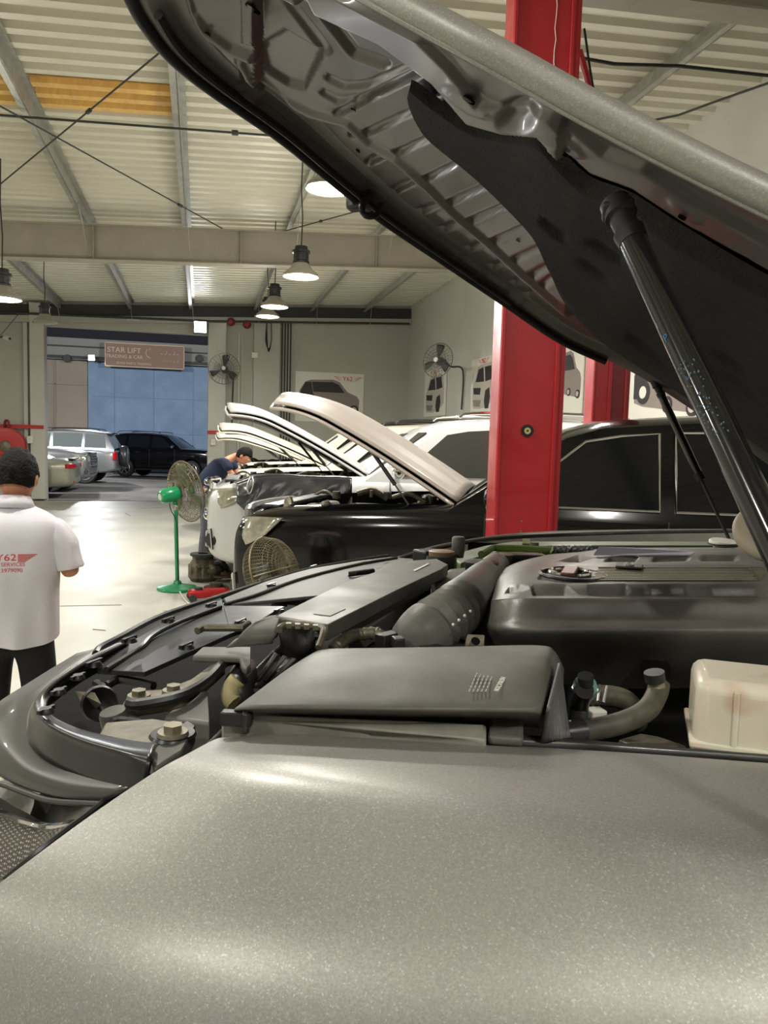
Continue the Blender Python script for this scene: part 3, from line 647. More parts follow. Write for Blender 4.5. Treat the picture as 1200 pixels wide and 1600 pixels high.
ob('pole', G().cyl((0, 0, .08), (-.02, 0, .88), .022), mGrn, r); ob('chrome_tube', G().cyl((-.02, 0, .86), (-.022, 0, .97), .014), mChr, r)
hc = V((-.025, 0, 1.06)); ax = V((.80, .52, .16)).normalized()
ob('motor_housing', G().lathe([(0, -.19), (.055, -.19), (.075, -.16), (.085, -.08), (.085, .01), (.06, .04), (0, .05)], hc, ax, 28), mGrn, r); ob('neck', G().cyl(hc-V((0, 0, .12)), hc-V((0, 0, .04)), .03), mGrn, r)
ob('motor_cap', G().lathe([(0, -.196), (.03, -.196), (.035, -.19)], hc, ax, 20), mPap, r); ob('pull_knob', G().cyl(hc+V((-.02, 0, .08)), hc+V((-.02, 0, .12)), .008), mDark, r)
cc = hc+ax*.13
k = cage(r, cc, ax, .34, .075, mWire, 56, 6, .0024); blades(r, cc, ax, .34, mat('fan_blade_green', (120, 140, 110), .35, trans=.5), 3)
ob('hub_badge', G().lathe([(0, .0), (.045, 0), (.05, -.01)], cc+ax*.078, ax), mGrn, r)
ob('control_cord', G().tube(spl([hc+V((-.06, -.04, -.06)), hc+V((-.05, -.06, -.16)), hc+V((-.0, -.05, -.26)), hc+V((.02, -.03, -.35)), hc+V((.03, -.03, -.6)), hc+V((.035, -.03, -.95))], 24), .005, 6), mRub, r)
g = G().tube(spl([onz(277, 915, .02), onz(284, 930, .012), onz(295, 943, .012), onz(310, 947, .012)], 14), .008, 6); tag(ob('power_cord', g, mPap), 'thin pale cord trailing from the green fan base', 'cord')
# cage fan close by the black car
c = at(427, 893, 4.6); r = root('floor_fan', (c.x, c.y, 0), 0, 'rusty wire caged floor fan in front of the black car', 'fan'); c = V((0, 0, c.z))
ax = V((.72, -.55, .32)).normalized(); u, w_ = frame(ax)
g = G(); R = .21
for k in range(56):
    t = 2*pi*k/56; d = u*cos(t)+w_*sin(t); g.tube([c+d*R*q+ax*(.11*sqrt(max(0, 1-q**3))) for q in (.1, .4, .7, .9, 1.0)]+[c+d*R-ax*.02]+[c+d*R*q-ax*(.02+.11*sqrt(max(0, 1-q**3))) for q in (.95, .7, .4, .1)], .0012, 4, cap=False)
for q in [i/9 for i in range(1, 9)]:
    for s, o_ in ((1, 0), (-1, -.02)): g.tube([c+(u*cos(2*pi*j/30)+w_*sin(2*pi*j/30))*R*q+ax*(s*.11*sqrt(1-q**3)+o_) for j in range(30)], .0011, 4, closed=True)
ob('cage', g, mWire, r)
g = G().tube([c+(u*cos(2*pi*j/40)+w_*sin(2*pi*j/40))*R*1.02-ax*.01 for j in range(40)], .006, 6, closed=True); g.tube([c+u*R*cos(t)+ax*.13*sin(t) for t in [pi*i/16 for i in range(17)]], .005, 6); ob('cage_hoop', g, mWire, r)
blades(r, c, ax, .18, mat('fan_blade_grey', (80, 78, 66), .4), 3); ob('motor_housing', G().lathe([(0, -.1), (.05, -.1), (.06, 0), (0, .02)], c, ax), mDark, r)
g = G(); g.cyl(c-ax*.08, (c.x, c.y+.05, .03), .016, n=10); ob('pole', g, mDark, r); ob('base', G().lathe([(0, 0), (.17, 0), (.17, .02), (.03, .05), (0, .05)], (0, .05, 0)), mDark, r)
# wall fans
def wall_fan(c, ax, label, R, arm):
    r = root('wall_fan', c, 0, label, 'fan'); ax = V(ax).normalized()
    cage(r, (0, 0, 0), ax, R, .07, mat('fan_cage_dark', (92, 92, 86), .5), 26, 4, .003); blades(r, (0, 0, 0), ax, R, mDark, 3)
    ob('motor_housing', G().lathe([(0, -.26), (.06, -.26), (.085, -.22), (.085, -.06), (0, -.05)], (0, 0, 0), ax), mDark, r)
    ob('wall_arm', G().tube(spl([V(q)-V(c) for q in arm], 16), .02, 8), mDark, r); ob('hub', G().lathe([(0, .09), (.05, .085), (.05, .06)], (0, 0, 0), ax), mPap, r)
p = ony(350, 576, YB-.75)
wall_fan(p, (-.15, -.95, .1), 'dark wall fan with round cage beside the right door post', .40, [p+V((.05, .2, 0)), p+V((.22, .3, -.1)), p+V((.26, .5, -.2)), p+V((.24, .55, -1.0)), p+V((.24, .57, -1.7))])
p = onx(684, 563, XR-.9)
wall_fan(p, (-.75, -.62, .12), 'dark wall fan on a curved arm high on the right wall', .36, [p+V((.2, .1, 0)), onx(705, 573, XR-.3), onx(720, 574, XR-.1), onx(724, 590, XR-.04), onx(721, 640, XR-.04)])

# ------------------------------------------------------------------ parts heap on the floor
p = onz(317, 907, 0); r = root('gearbox_part', (p.x, p.y, 0), 0, 'greasy removed gearbox part lying on the floor behind the green fan', 'engine part')
g = G().lathe([(0, 0), (.14, 0), (.17, .05), (.15, .12), (.17, .18), (.12, .26), (.13, .30), (0, .30)], n=18); g.ball((.12, -.05, .14), (.14, .12, .13), 12); g.ball((.2, .0, .1), (.12, .1, .09), 10); ob('casing', g, mat('greasy_metal', (84, 78, 62), .5, metal=.5, var=.6, vscale=14, bump=.8, bscale=30), r)
g = G()
for k in range(12): a_ = 2*pi*k/12; g.cyl((.15*cos(a_), .15*sin(a_), .05), (.15*cos(a_), .15*sin(a_), .2), .02, n=8)
ob('bolt', g, mMetal, r); ob('flange', G().lathe([(.06, .3), (.15, .3), (.15, .325), (.06, .325)], n=24), mDark, r)
ob('hose', G().tube(spl([(.1, -.1, .2), (.2, -.2, .25), (.28, -.12, .15), (.3, .0, .06)], 12), .03), mRub, r)
for i, (px, py, z, R, lb) in enumerate(((338, 920, .0, .14, 'rusty brake disc lying flat, lowest and nearest of the stack'), (352, 908, .06, .17, 'rusty brake disc leaning on the tin, upper of the two'))):
    p = onz(px, py, 0); r = root('brake_disc', (p.x, p.y, z), 0, lb, 'brake disc'); ob('rotor', G().lathe([(.05, .0), (R, 0), (R, .025), (R*.55, .025), (R*.53, .06), (.05, .06)], n=32), mat('rusty_iron', (92, 70, 56), .6, metal=.5, var=.4, vscale=20), r); ob('hub_face', G().lathe([(.0, .055), (R*.3, .055), (R*.3, .065), (0, .065)]), mMetal, r)
p = onz(361, 900, 0); r = root('metal_tin', (p.x, p.y, 0), 0, 'ribbed metal tin standing under the white car bumper', 'tin'); ob('tin_body', G().lathe([(0, 0), (.11, 0), (.11, .08), (.115, .085), (.11, .09), (.11, .17), (.115, .175), (.11, .18), (.11, .25), (.105, .25), (.105, .01), (0, .01)], n=32), mGalv, r); ob('tin_rim', G().tube([(.11*cos(2*pi*j/32), .11*sin(2*pi*j/32), .25) for j in range(32)], .005, 6, closed=True), mRim, r)
p = onz(335, 890, 0); r = root('engine_scrap', (p.x, p.y, 0), 0, 'small reddish greasy engine parts beside the gearbox', 'engine part'); g = G()
for k in range(10): g.ball((random.uniform(-.12, .14), random.uniform(-.1, .1), random.uniform(.04, .2)), (random.uniform(.03, .07), .04, .04), 8)
ob('scrap_casing', g, mat('greasy_red', (110, 70, 60), .5, metal=.3, var=.5), r)
p = onz(318, 938, 0); r = root('trolley_jack', (p.x, p.y, 0), radians(8), 'low red trolley jack on the floor by the fan cord', 'jack')
g = G(); g.box((.1, .06, .07), (.5, .03, .07)); g.box((.1, -.06, .07), (.5, .03, .07)); g.box((.05, 0, .105), (.35, .14, .02)); ob('frame', g, mat('jack_red', (190, 34, 38), .4), r, bevel=.008)
for x in (-.12, .32):
    for y in (-.09, .09): ob('wheel', G().cyl((x, y-.012, .04), (x, y+.012, .04), .04), mDark, r)
ob('green_tray', G().box((.16, -.13, .035), (.34, .09, .03)), mGrn, r, bevel=.008); ob('saddle', G().cyl((-.05, 0, .11), (-.05, 0, .14), .04), mDark, r)
p = onz(386, 905, 0)

# ------------------------------------------------------------------ posters
mInk = mat('poster_dark_ink', (46, 40, 42), .6); mInk2 = mat('poster_grey_ink', (132, 122, 116), .6); mInk3 = mat('poster_pale_ink', (178, 172, 164), .6)
def poster(o_, x, y, w_, h_, label, flip=1, foot=None, front=False):
    Mx = TM(o_, x, y); r = root('poster', (0, 0, 0), 0, label, 'poster'); T_ = lambda a, b, c=0: Mx @ V((a*w_*flip, b*h_, c))
    r.location = Mx @ V((0, 0, 0)); bpy.context.view_layer.update()
    S = lambda n_, pl, m_, c: ob(n_, G().prism([T_(a, b, c) for a, b in pl], (Mx.to_3x3() @ V((0, 0, -.004)))), m_, r, world=True, smooth=False)
    ob('board', G().prism([T_(-.5, -.5, .012), T_(.5, -.5, .012), T_(.5, .5, .012), T_(-.5, .5, .012)], Mx.to_3x3() @ V((0, 0, -.02))), mPap, r, world=True, smooth=False)
    C_ = lambda cx, cy, R: [(cx+R*cos(2*pi*k/24), cy+R*cos(0)*sin(2*pi*k/24)*w_/h_) for k in range(24)]
    if not front:
        S('printed_car', [(-.42, -.16), (-.44, .12), (-.36, .30), (-.28, .34), (.04, .36), (.14, .32), (.26, .12), (.40, .04), (.44, -.04), (.43, -.22), (.3, -.28), (-.3, -.2)], mInk2, .018)
        S('printed_windows', [(-.26, .30), (.04, .31), (.13, .26), (.22, .10), (-.24, .10)], mInk, .022)
        S('printed_rear', [(-.43, .10), (-.36, .29), (-.27, .30), (-.24, .02), (-.32, -.12), (-.43, -.12)], mInk, .022)
        S('printed_wheel', C_(-.29, -.06, .095), mInk, .026); S('printed_rim', C_(-.29, -.06, .05), mPap, .030)
        for cx, cy, R in ((.05, -.2, .065), (.36, -.24, .07)): S('printed_wheel', C_(cx, cy, R), mInk, .026); S('printed_rim', C_(cx, cy, R*.6), mInk3, .030)
    else:
        S('printed_car', [(-.40, -.30), (-.42, .0), (-.36, .08), (-.22, .34), (-.1, .38), (.3, .38), (.38, .3), (.42, .05), (.42, -.25), (.2, -.38), (-.1, -.42), (-.36, -.40)], mInk3, .018)
        S('printed_windows', [(-.30, .08), (-.18, .30), (.0, .32), (.05, .06)], mInk, .022); S('printed_windows', [(.1, .06), (.06, .32), (.3, .32), (.36, .08)], mInk, .022)
        S('printed_grille', [(-.38, -.02), (-.08, -.04), (-.1, -.16), (-.36, -.14)], mInk, .022); S('printed_bumper', [(-.38, -.24), (-.06, -.26), (-.1, -.38), (-.34, -.36)], mInk2, .022)
        S('printed_wheel', [(.12, -.1), (.26, -.06), (.3, -.22), (.24, -.42), (.12, -.42), (.08, -.28)], mInk, .026)
    b_ = Mx @ V((.26*w_, .385*h_, .02)) if not front else Mx @ V((0, .43*h_, .02))
    text('printed_letters', 'Y62', TM(b_, x, y), h_*.13, mTextR, r, world=True)
    for s in (-1, 1):
        for k in range(3): ob('printed_wing', G().prism([b_+Mx.to_3x3() @ V(q) for q in ((s*.09*w_, .03*h_-k*.03*h_, 0), (s*(.2-.03*k)*w_, .045*h_-k*.03*h_, 0), (s*(.2-.03*k)*w_, .03*h_-k*.03*h_, 0))], Mx.to_3x3() @ V((0, 0, -.003))), mTextR, r, world=True, smooth=False)
    if foot: text('printed_letters', foot, TM(Mx @ V((0, -.42*h_, .02)), x, y), h_*.10, mTextR, r, world=True)
    return r
p = ony(515, 621, YB-.012); poster(p, (1, 0, 0), (0, 0, 1), 1.9, 1.35, 'white poster of a silver off-road car on the back wall')
def rwp(px0, px1, py, h_, label, **k):
    a_ = onx(px0, py, XR-.02); b_ = onx(px1, py, XR-.02); c = (a_+b_)/2
    return poster(c, (0, -1, 0), (0, 0, 1), abs(a_.y-b_.y), h_, label, **k)
rwp(664, 697, 614, 1.15, 'narrow white poster below the wall fan on the right wall', front=True)
rwp(737, 776, 602, 1.15, 'white poster of a pale car partly behind the near red post', front=True)
rwp(868, 912, 590, 1.15, 'white poster visible between the two red posts', front=False)
rwp(986, 1105, 600, 1.3, 'large white poster behind the thin far gas strut', foot="O DON'T GO GET HOW")
# ------------------------------------------------------------------ the grey SUV in front (own frame: F forward, L away from the camera)
AL = radians(32); CF = V((-cos(AL), sin(AL), 0)); CL = V((sin(AL), cos(AL), 0))
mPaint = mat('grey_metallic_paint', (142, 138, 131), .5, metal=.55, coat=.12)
nt = mPaint.node_tree; b = nt.nodes['Principled BSDF']; N = nt.nodes.new; Lk = nt.links.new
tc = N('ShaderNodeTexCoord'); vo = N('ShaderNodeTexVoronoi'); vo.inputs['Scale'].default_value = 900; Lk(tc.outputs['Object'], vo.inputs['Vector'])
rp = N('ShaderNodeValToRGB'); rp.color_ramp.elements[0].position = 0; rp.color_ramp.elements[1].position = 1
rp.color_ramp.elements[0].color = lin((.57, .565, .55)); rp.color_ramp.elements[1].color = lin((.72, .71, .69)); e = rp.color_ramp.elements.new(.93); e.color = lin((.64, .635, .615)); 
sx_ = N('ShaderNodeSeparateColor'); Lk(vo.outputs['Color'], sx_.inputs[0]); Lk(sx_.outputs[0], rp.inputs[0])
nz = N('ShaderNodeTexNoise'); nz.inputs['Scale'].default_value = 5; nz.inputs['Detail'].default_value = 5; Lk(tc.outputs['Object'], nz.inputs['Vector'])
mx = N('ShaderNodeMix'); mx.data_type = 'RGBA'; mx.inputs[7].default_value = lin((.60, .585, .55)); mr = N('ShaderNodeMapRange'); mr.inputs[1].default_value = .45; mr.inputs[2].default_value = .7; mr.inputs[4].default_value = .35
Lk(nz.outputs[0], mr.inputs[0]); Lk(mr.outputs[0], mx.inputs[0]); Lk(rp.outputs[0], mx.inputs[6]); Lk(mx.outputs[2], b.inputs['Base Color'])
m2 = N('ShaderNodeMapRange'); m2.inputs[1].default_value = .35; m2.inputs[2].default_value = .7; m2.inputs[3].default_value = .42; m2.inputs[4].default_value = .52; Lk(nz.outputs[0], m2.inputs[0]); Lk(m2.outputs[0], b.inputs['Roughness']); b.inputs['Coat Roughness'].default_value = .25
mFlat = mat('grey_satin_plastic', (68, 68, 66), .35, metal=.3, coat=.2)
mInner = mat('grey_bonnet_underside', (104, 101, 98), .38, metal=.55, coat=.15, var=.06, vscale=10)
GC = CL*1.5 + CF*(-.6)
car = root('grey_suv', (GC.x, GC.y, 0), pi-AL, 'grey metallic SUV in the foreground with its bonnet raised over the open engine bay', 'car')
bpy.context.view_layer.update()
def C(name, g, m, parent=None, **k): return ob(name, g, m, parent or car, world=True, **k)
# children of children share the car frame
def P3(l): return [onz(*p) for p in l]

# fender
rows = [P3([(358, 1152, 1.30), (450, 1147, 1.30), (600, 1155, 1.30), (830, 1168, 1.30), (1010, 1179, 1.30), (1200, 1193, 1.30), (1420, 1208, 1.30)]),
        P3([(352, 1151, 1.37), (450, 1144, 1.372), (600, 1152, 1.375), (830, 1165, 1.375), (1010, 1176, 1.375), (1200, 1190, 1.375), (1420, 1205, 1.375)]),
        P3([(335, 1154, 1.3655), (440, 1150, 1.372), (600, 1160, 1.375), (830, 1177, 1.377), (1010, 1190, 1.377), (1200, 1206, 1.377), (1420, 1225, 1.377)]),
        P3([(292, 1179, 1.371), (408, 1188, 1.3855), (600, 1214, 1.3905), (830, 1247, 1.393), (1010, 1273, 1.394), (1200, 1300, 1.394), (1420, 1332, 1.394)]),
        P3([(268, 1190, 1.371), (400, 1204, 1.3865), (600, 1232, 1.3915), (830, 1266, 1.394), (1010, 1293, 1.395), (1200, 1321, 1.395), (1420, 1354, 1.395)]),
        P3([(240, 1207, 1.366), (385, 1228, 1.3815), (600, 1258, 1.3865), (830, 1294, 1.389), (1010, 1322, 1.390), (1200, 1351, 1.390), (1420, 1386, 1.390)]),
        P3([(145, 1270, 1.345), (330, 1308, 1.357), (600, 1355, 1.362), (830, 1395, 1.364), (1010, 1425, 1.364), (1200, 1458, 1.364), (1420, 1495, 1.364)]),
        P3([(-5, 1382, 1.31), (250, 1448, 1.322), (600, 1508, 1.328), (830, 1545, 1.330), (1010, 1573, 1.330), (1200, 1605, 1.330), (1420, 1645, 1.330)]),
        P3([(-150, 1500, 1.255), (150, 1600, 1.27), (560, 1690, 1.276), (830, 1735, 1.278), (1010, 1765, 1.278), (1200, 1800, 1.278), (1420, 1840, 1.278)])]
last = rows[-1]
rows.append([p+V((0, 0, -.13))-CL*.05 for p in last]); rows.append([p+V((0, 0, -.35))-CL*.055 for p in last]); rows.append([p+V((0, 0, -.55))-CL*.03 for p in last])
fen = C('fender', G().grid([spl(r_, 40) for r_ in rows]), mPaint, sub=3)
C('bonnet_gap_rail', G().grid([P3([(300, 1185, 1.345), (345, 1140, 1.36), (450, 1128, 1.36), (600, 1138, 1.36), (830, 1150, 1.36), (1010, 1164, 1.36), (1200, 1180, 1.36), (1420, 1196, 1.36)]), P3([(300, 1196, 1.34), (352, 1152, 1.352), (450, 1146, 1.352), (600, 1154, 1.352), (830, 1167, 1.352), (1010, 1178, 1.352), (1200, 1192, 1.352), (1420, 1207, 1.352)])]), mFlat, sol=.004)
# bay tub
def cl(f, l, z): return CF*f+CL*l+V((0, 0, z))
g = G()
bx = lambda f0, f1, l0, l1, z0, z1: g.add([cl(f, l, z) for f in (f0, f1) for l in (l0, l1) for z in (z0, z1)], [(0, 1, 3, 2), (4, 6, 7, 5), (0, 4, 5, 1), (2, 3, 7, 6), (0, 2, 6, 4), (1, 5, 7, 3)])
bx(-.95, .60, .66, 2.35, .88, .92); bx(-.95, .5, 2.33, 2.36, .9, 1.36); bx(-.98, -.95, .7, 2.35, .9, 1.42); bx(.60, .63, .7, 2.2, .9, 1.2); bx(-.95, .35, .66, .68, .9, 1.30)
C('bay_dark_void', g, mVoid, smooth=False)
C('bay_dark_void', G().prism(P3([(70, 1130, 1.20), (85, 1085, 1.20), (160, 1030, 1.20), (345, 945, 1.20), (600, 880, 1.20), (720, 866, 1.20), (720, 1010, 1.20), (460, 1150, 1.20), (300, 1190, 1.20), (200, 1200, 1.22), (100, 1170, 1.20)]), (0, 0, -.03)), mVoid)  # black sheet put in for the deep shade under the panels
# lower nose, far fender
g = G(); bx(.45, .78, .5, 2.25, .45, 1.15); C('bumper', g, mPaint, bevel=.06)
rows = [[cl(f, 2.36+d_, z) for f in (.62, .4, 0, -.5, -1.0)] for d_, z in ((0, 1.33), (.01, 1.345), (.07, 1.35), (.13, 1.32), (.16, 1.2), (.16, .7))]
rows = [[onz(620, 872, 1.33), onz(700, 850, 1.345), onz(820, 834, 1.36), onz(1000, 829, 1.375), onz(1200, 828, 1.38)]]
rows.insert(0, [p+V((0, 0, -.05))+CL*.0 for p in rows[0]]); rows += [[p+CL*.02-V((0, 0, .015)) for p in rows[1]], [p+CL*.08-V((0, 0, .09)) for p in rows[1]], [p+CL*.11-V((0, 0, .5)) for p in rows[1]]]
C('fender', G().grid(surf(rows, 30, 24)), mPaint, ang=180, sol=.004)
g = G().tube(spl([onz(608, 878, 1.345), onz(660, 862, 1.35), onz(740, 846, 1.36), onz(830, 838, 1.37), onz(1000, 832, 1.38), onz(1150, 830, 1.385)], 30), .006, 8); C('weather_strip', g, mRub)
for (ax, ay) in ((-.15, .55), (-.15, 2.25)):
    c0 = cl(ax-.05, ay, .42); t = C('tyre', G().lathe([(.24, 0), (.38, 0), (.42, .04), (.42, .22), (.38, .26), (.24, .26)], c0, CL*(1 if ay < 1 else -1), 36), mTyre)
    g = G().lathe([(.25, .02), (.2, .1), (0, .12)], c0, CL*(1 if ay < 1 else -1), 28); C('rim', g, mRim, t)
# headlight
rows = [P3([(-60, 1120, 1.27), (30, 1140, 1.285), (60, 1175, 1.30), (130, 1205, 1.315), (205, 1222, 1.33), (235, 1208, 1.345)]),
        P3([(-80, 1160, 1.25), (0, 1185, 1.268), (35, 1212, 1.285), (100, 1230, 1.30), (170, 1243, 1.318), (215, 1222, 1.335)])]
C('bumper_top', G().grid(surf(rows, 24, 6)), mFlat, sol=.004, ang=180)
rows = [P3([(75, 1072, 1.30), (48, 1100, 1.30), (45, 1140, 1.30), (62, 1175, 1.302), (130, 1205, 1.316), (205, 1222, 1.33)]),
        P3([(150, 1040, 1.29), (20, 1095, 1.27), (-20, 1130, 1.26), (-10, 1185, 1.262), (60, 1222, 1.285), (160, 1243, 1.315)])]
rows = [P3([(178, 1010, 1.315), (110, 1055, 1.31), (60, 1095, 1.31), (48, 1140, 1.305), (75, 1180, 1.305), (130, 1206, 1.316), (215, 1224, 1.333)]),
        P3([(150, 1015, 1.31), (80, 1058, 1.302), (18, 1105, 1.30), (5, 1155, 1.295), (35, 1200, 1.295), (100, 1228, 1.305), (190, 1238, 1.325)]),
        P3([(120, 1022, 1.29), (55, 1062, 1.28), (-15, 1110, 1.275), (-40, 1165, 1.27), (0, 1212, 1.272), (80, 1243, 1.29), (165, 1252, 1.31)])]
C('bumper_top', G().grid(surf(rows, 40, 14)), mFlat, ang=180, sol=.003)
rows2 = [rows[2], P3([(80, 1040, 1.22), (20, 1090, 1.20), (-60, 1150, 1.18), (-90, 1230, 1.18), (-20, 1300, 1.20), (40, 1330, 1.22), (90, 1310, 1.25)]),
         P3([(60, 1070, 1.1), (-10, 1120, 1.08), (-110, 1200, 1.05), (-140, 1330, 1.05), (-60, 1420, 1.08), (0, 1400, 1.12), (50, 1345, 1.18)])]
head = [P3([(-60, 1195, 1.262), (0, 1212, 1.272), (40, 1228, 1.28), (80, 1243, 1.29), (165, 1252, 1.31)]),
        P3([(-80, 1250, 1.245), (0, 1262, 1.262), (40, 1272, 1.272), (80, 1278, 1.28), (135, 1276, 1.305)]),
        P3([(-110, 1330, 1.205), (-20, 1340, 1.23), (20, 1342, 1.24), (50, 1336, 1.25), (66, 1328, 1.285)]),
        P3([(-140, 1400, 1.16), (-40, 1400, 1.18), (-10, 1390, 1.2), (5, 1380, 1.22), (10, 1374, 1.26)])]
hs2 = surf(head, 30, 30); hc_ = onz(40, 1290, 1.2)
dots = mat('headlight_reflector', (176, 170, 164), .3, metal=.25)
nt = dots.node_tree; b = nt.nodes['Principled BSDF']; tc = nt.nodes.new('ShaderNodeTexCoord'); vo = nt.nodes.new('ShaderNodeTexVoronoi'); vo.inputs['Scale'].default_value = 330; vo.inputs['Randomness'].default_value = 0
rp = nt.nodes.new('ShaderNodeValToRGB'); rp.color_ramp.elements[0].position = .25; rp.color_ramp.elements[1].position = .42; rp.color_ramp.elements[0].color = lin((.98, .97, .95)); rp.color_ramp.elements[1].color = lin((.46, .44, .43))
nt.links.new(tc.outputs['Object'], vo.inputs['Vector']); nt.links.new(vo.outputs['Distance'], rp.inputs[0]); nt.links.new(rp.outputs[0], b.inputs['Base Color'])
lens = C('headlight', G().grid(hs2), mat('headlight_clear_cover', (235, 235, 230), .04, trans=1, ior=1.2), ang=180)
C('reflector', G().grid([[p-V((0, 0, .022)) for p in r_] for r_ in hs2[5:]]), dots, lens, ang=180)
C('headlight_housing', G().grid([[p-V((0, 0, .03+.02*(j/8))) for p in r_] for j, r_ in enumerate(hs2[:6])]), mFlat, lens)
C('chrome_edge', G().tube([hs2[8][i]-V((0, 0, .015)) for i in range(30)], .004, 8), mChr, lens); C('chrome_edge', G().tube([hs2[24][i]-V((0, 0, .012)) for i in range(28)], .006, 8), mChr, lens); C('chrome_edge', G().tube([hs2[3][i]+V((0, 0, .001)) for i in range(30)], .003, 8), mFlat, lens)
C('lens_gasket', G().tube([hs2[j][29] for j in range(30)], .004, 8), mRub, lens)
# black rubber nose seal that wraps the corner
rr = [P3([(232, 1205, 1.35), (200, 1190, 1.35), (130, 1168, 1.34), (75, 1140, 1.335), (52, 1110, 1.33), (75, 1075, 1.335), (130, 1035, 1.34), (175, 1012, 1.34)]),
      P3([(238, 1180, 1.36), (190, 1172, 1.355), (120, 1152, 1.345), (70, 1125, 1.34), (60, 1098, 1.335), (90, 1065, 1.34), (150, 1028, 1.345), (195, 1005, 1.345)]),
      P3([(245, 1165, 1.352), (190, 1157, 1.345), (120, 1140, 1.335), (78, 1118, 1.33), (75, 1095, 1.33), (100, 1066, 1.33), (160, 1030, 1.335), (205, 1008, 1.335)])]
rr.insert(0, [p-V((0, 0, .028))-CL*.004+CF*.004 for p in rr[0]])
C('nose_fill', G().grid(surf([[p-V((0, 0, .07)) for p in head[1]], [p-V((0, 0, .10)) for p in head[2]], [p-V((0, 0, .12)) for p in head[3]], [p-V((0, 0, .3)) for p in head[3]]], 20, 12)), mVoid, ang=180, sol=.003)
C('nose_seal', G().grid(surf(rr, 60, 16)), mat('gloss_black_rubber', (24, 24, 26), .28), ang=180, sol=.004)
for k, (x, y, z) in enumerate(((92, 1084, 1.345), (122, 1061, 1.345), (72, 1114, 1.345))):
    p = onz(x, y, z); C('clip', G().lathe([(0, .006), (.006, .006), (.009, .001), (.009, 0)], p, (0, 0, 1), 12).bar(p-CL*.012+V((0, 0, .004)), p+CL*.012+V((0, 0, .004)), .004, .004), mBlk)
# lamp support tray with bolts
tray = C('lamp_support', G().prism(P3([(150, 1155, 1.335), (165, 1128, 1.335), (240, 1122, 1.34), (295, 1130, 1.345), (300, 1150, 1.345), (262, 1178, 1.345), (240, 1180, 1.345), (180, 1163, 1.34)]), (0, 0, -.008)), mMetal, bevel=.003)
C('lamp_support', G().prism(P3([(232, 1176, 1.346), (292, 1124, 1.35), (306, 1132, 1.35), (282, 1175, 1.35), (240, 1200, 1.346)]), (0, 0, -.02)), mDust, bevel=.003)
def hexbolt(x, y, z, R, parent=None):
    p = onz(x, y, z); k = C('bolt', G().lathe([(0, .004), (R*1.5, .004), (R*1.6, 0)], p, (0, 0, 1), 20), mBolt); g = G(); g.cyl(p+V((0, 0, .003)), p+V((0, 0, R*1.1)), R, n=6); C('bolt_head', g, mBolt, k, smooth=False)
hexbolt(270, 1148, 1.352, .010); C('washer', G().lathe([(.01, .004), (.022, .003), (.024, 0)], onz(270, 1149, 1.348), (0, 0, 1)), mBlk)
hexbolt(217, 1090, 1.335, .009); hexbolt(271, 1082, 1.335, .009)
arm = C('radiator_bracket', G().prism(P3([(190, 1100, 1.33), (205, 1078, 1.33), (262, 1075, 1.335), (300, 1060, 1.34), (330, 1038, 1.345), (350, 1030, 1.35), (352, 1040, 1.35), (320, 1068, 1.345), (285, 1092, 1.34), (215, 1104, 1.33)]), (0, 0, -.014)), mMetal, bevel=.004)
C('radiator_bracket', G().tube(spl(P3([(200, 1098, 1.338), (220, 1100, 1.338), (285, 1086, 1.345), (325, 1062, 1.35), (350, 1036, 1.355), (372, 1030, 1.355)]), 24), .007, 8), mBlk)
C('radiator_side_panel', G().prism(P3([(255, 1120, 1.325), (300, 1080, 1.335), (325, 1078, 1.34), (328, 1130, 1.335)]), (0, 0, -.2)), mDust, bevel=.004)
p = onz(150, 1097, 1.325); C('horn', G().lathe([(0, 0), (.012, .0), (.02, .01), (.022, .02), (.020, .025), (.016, .022), (0, .015)], p, (.3, -.9, .2)), mRub)
C('lamp_back_cap', G().lathe([(0, .006), (.015, .006), (.0165, .002), (.0165, -.04), (0, -.04)], onz(178, 1118, 1.325), (-.2, -.1, 1)), mDust)
C('bracket_plate', G().prism([onz(118, 1080, 1.345), onz(148, 1082, 1.345), onz(158, 1100, 1.335), onz(138, 1122, 1.30)], (0, .004, -.002)), mMetal)
g = G()
for pts in ([(165, 1072), (185, 1062), (215, 1066), (240, 1072)], [(150, 1068), (160, 1075), (150, 1088), (140, 1095)], [(175, 1130), (190, 1127), (215, 1130), (225, 1134)]): g.tube(spl([onz(x, y, 1.325) for x, y in pts], 14), .006, 8)
C('wiring_loom', g, mRub)
# radiator cover panel
pan = C('radiator_cover', G().prism(P3([(152, 1046, 1.335), (158, 1014, 1.336), (190, 996, 1.339), (250, 965, 1.344), (300, 946, 1.347), (345, 933, 1.35), (350, 946, 1.353), (442, 947, 1.36), (392, 978, 1.357), (360, 990, 1.355), (320, 1008, 1.353), (226, 1050, 1.345)]), (0, 0, -.007)), mat('black_panel', (46, 46, 49), .4, spec=.25, rvar=.06), bevel=.002)
C('panel_ridge', G().tube(spl(P3([(166, 1046, 1.34), (205, 1022, 1.343), (222, 1010, 1.346), (240, 992, 1.349), (280, 972, 1.352), (345, 948, 1.355)]), 30), .004, 8), mBlk, pan)
C('front_lip', G().tube(spl(P3([(150, 1022, 1.335), (158, 1012, 1.337), (190, 995, 1.34), (250, 964, 1.345), (345, 932, 1.35), (470, 893, 1.355), (560, 876, 1.355), (606, 869, 1.355)]), 40), .006, 8), mBlk, pan)
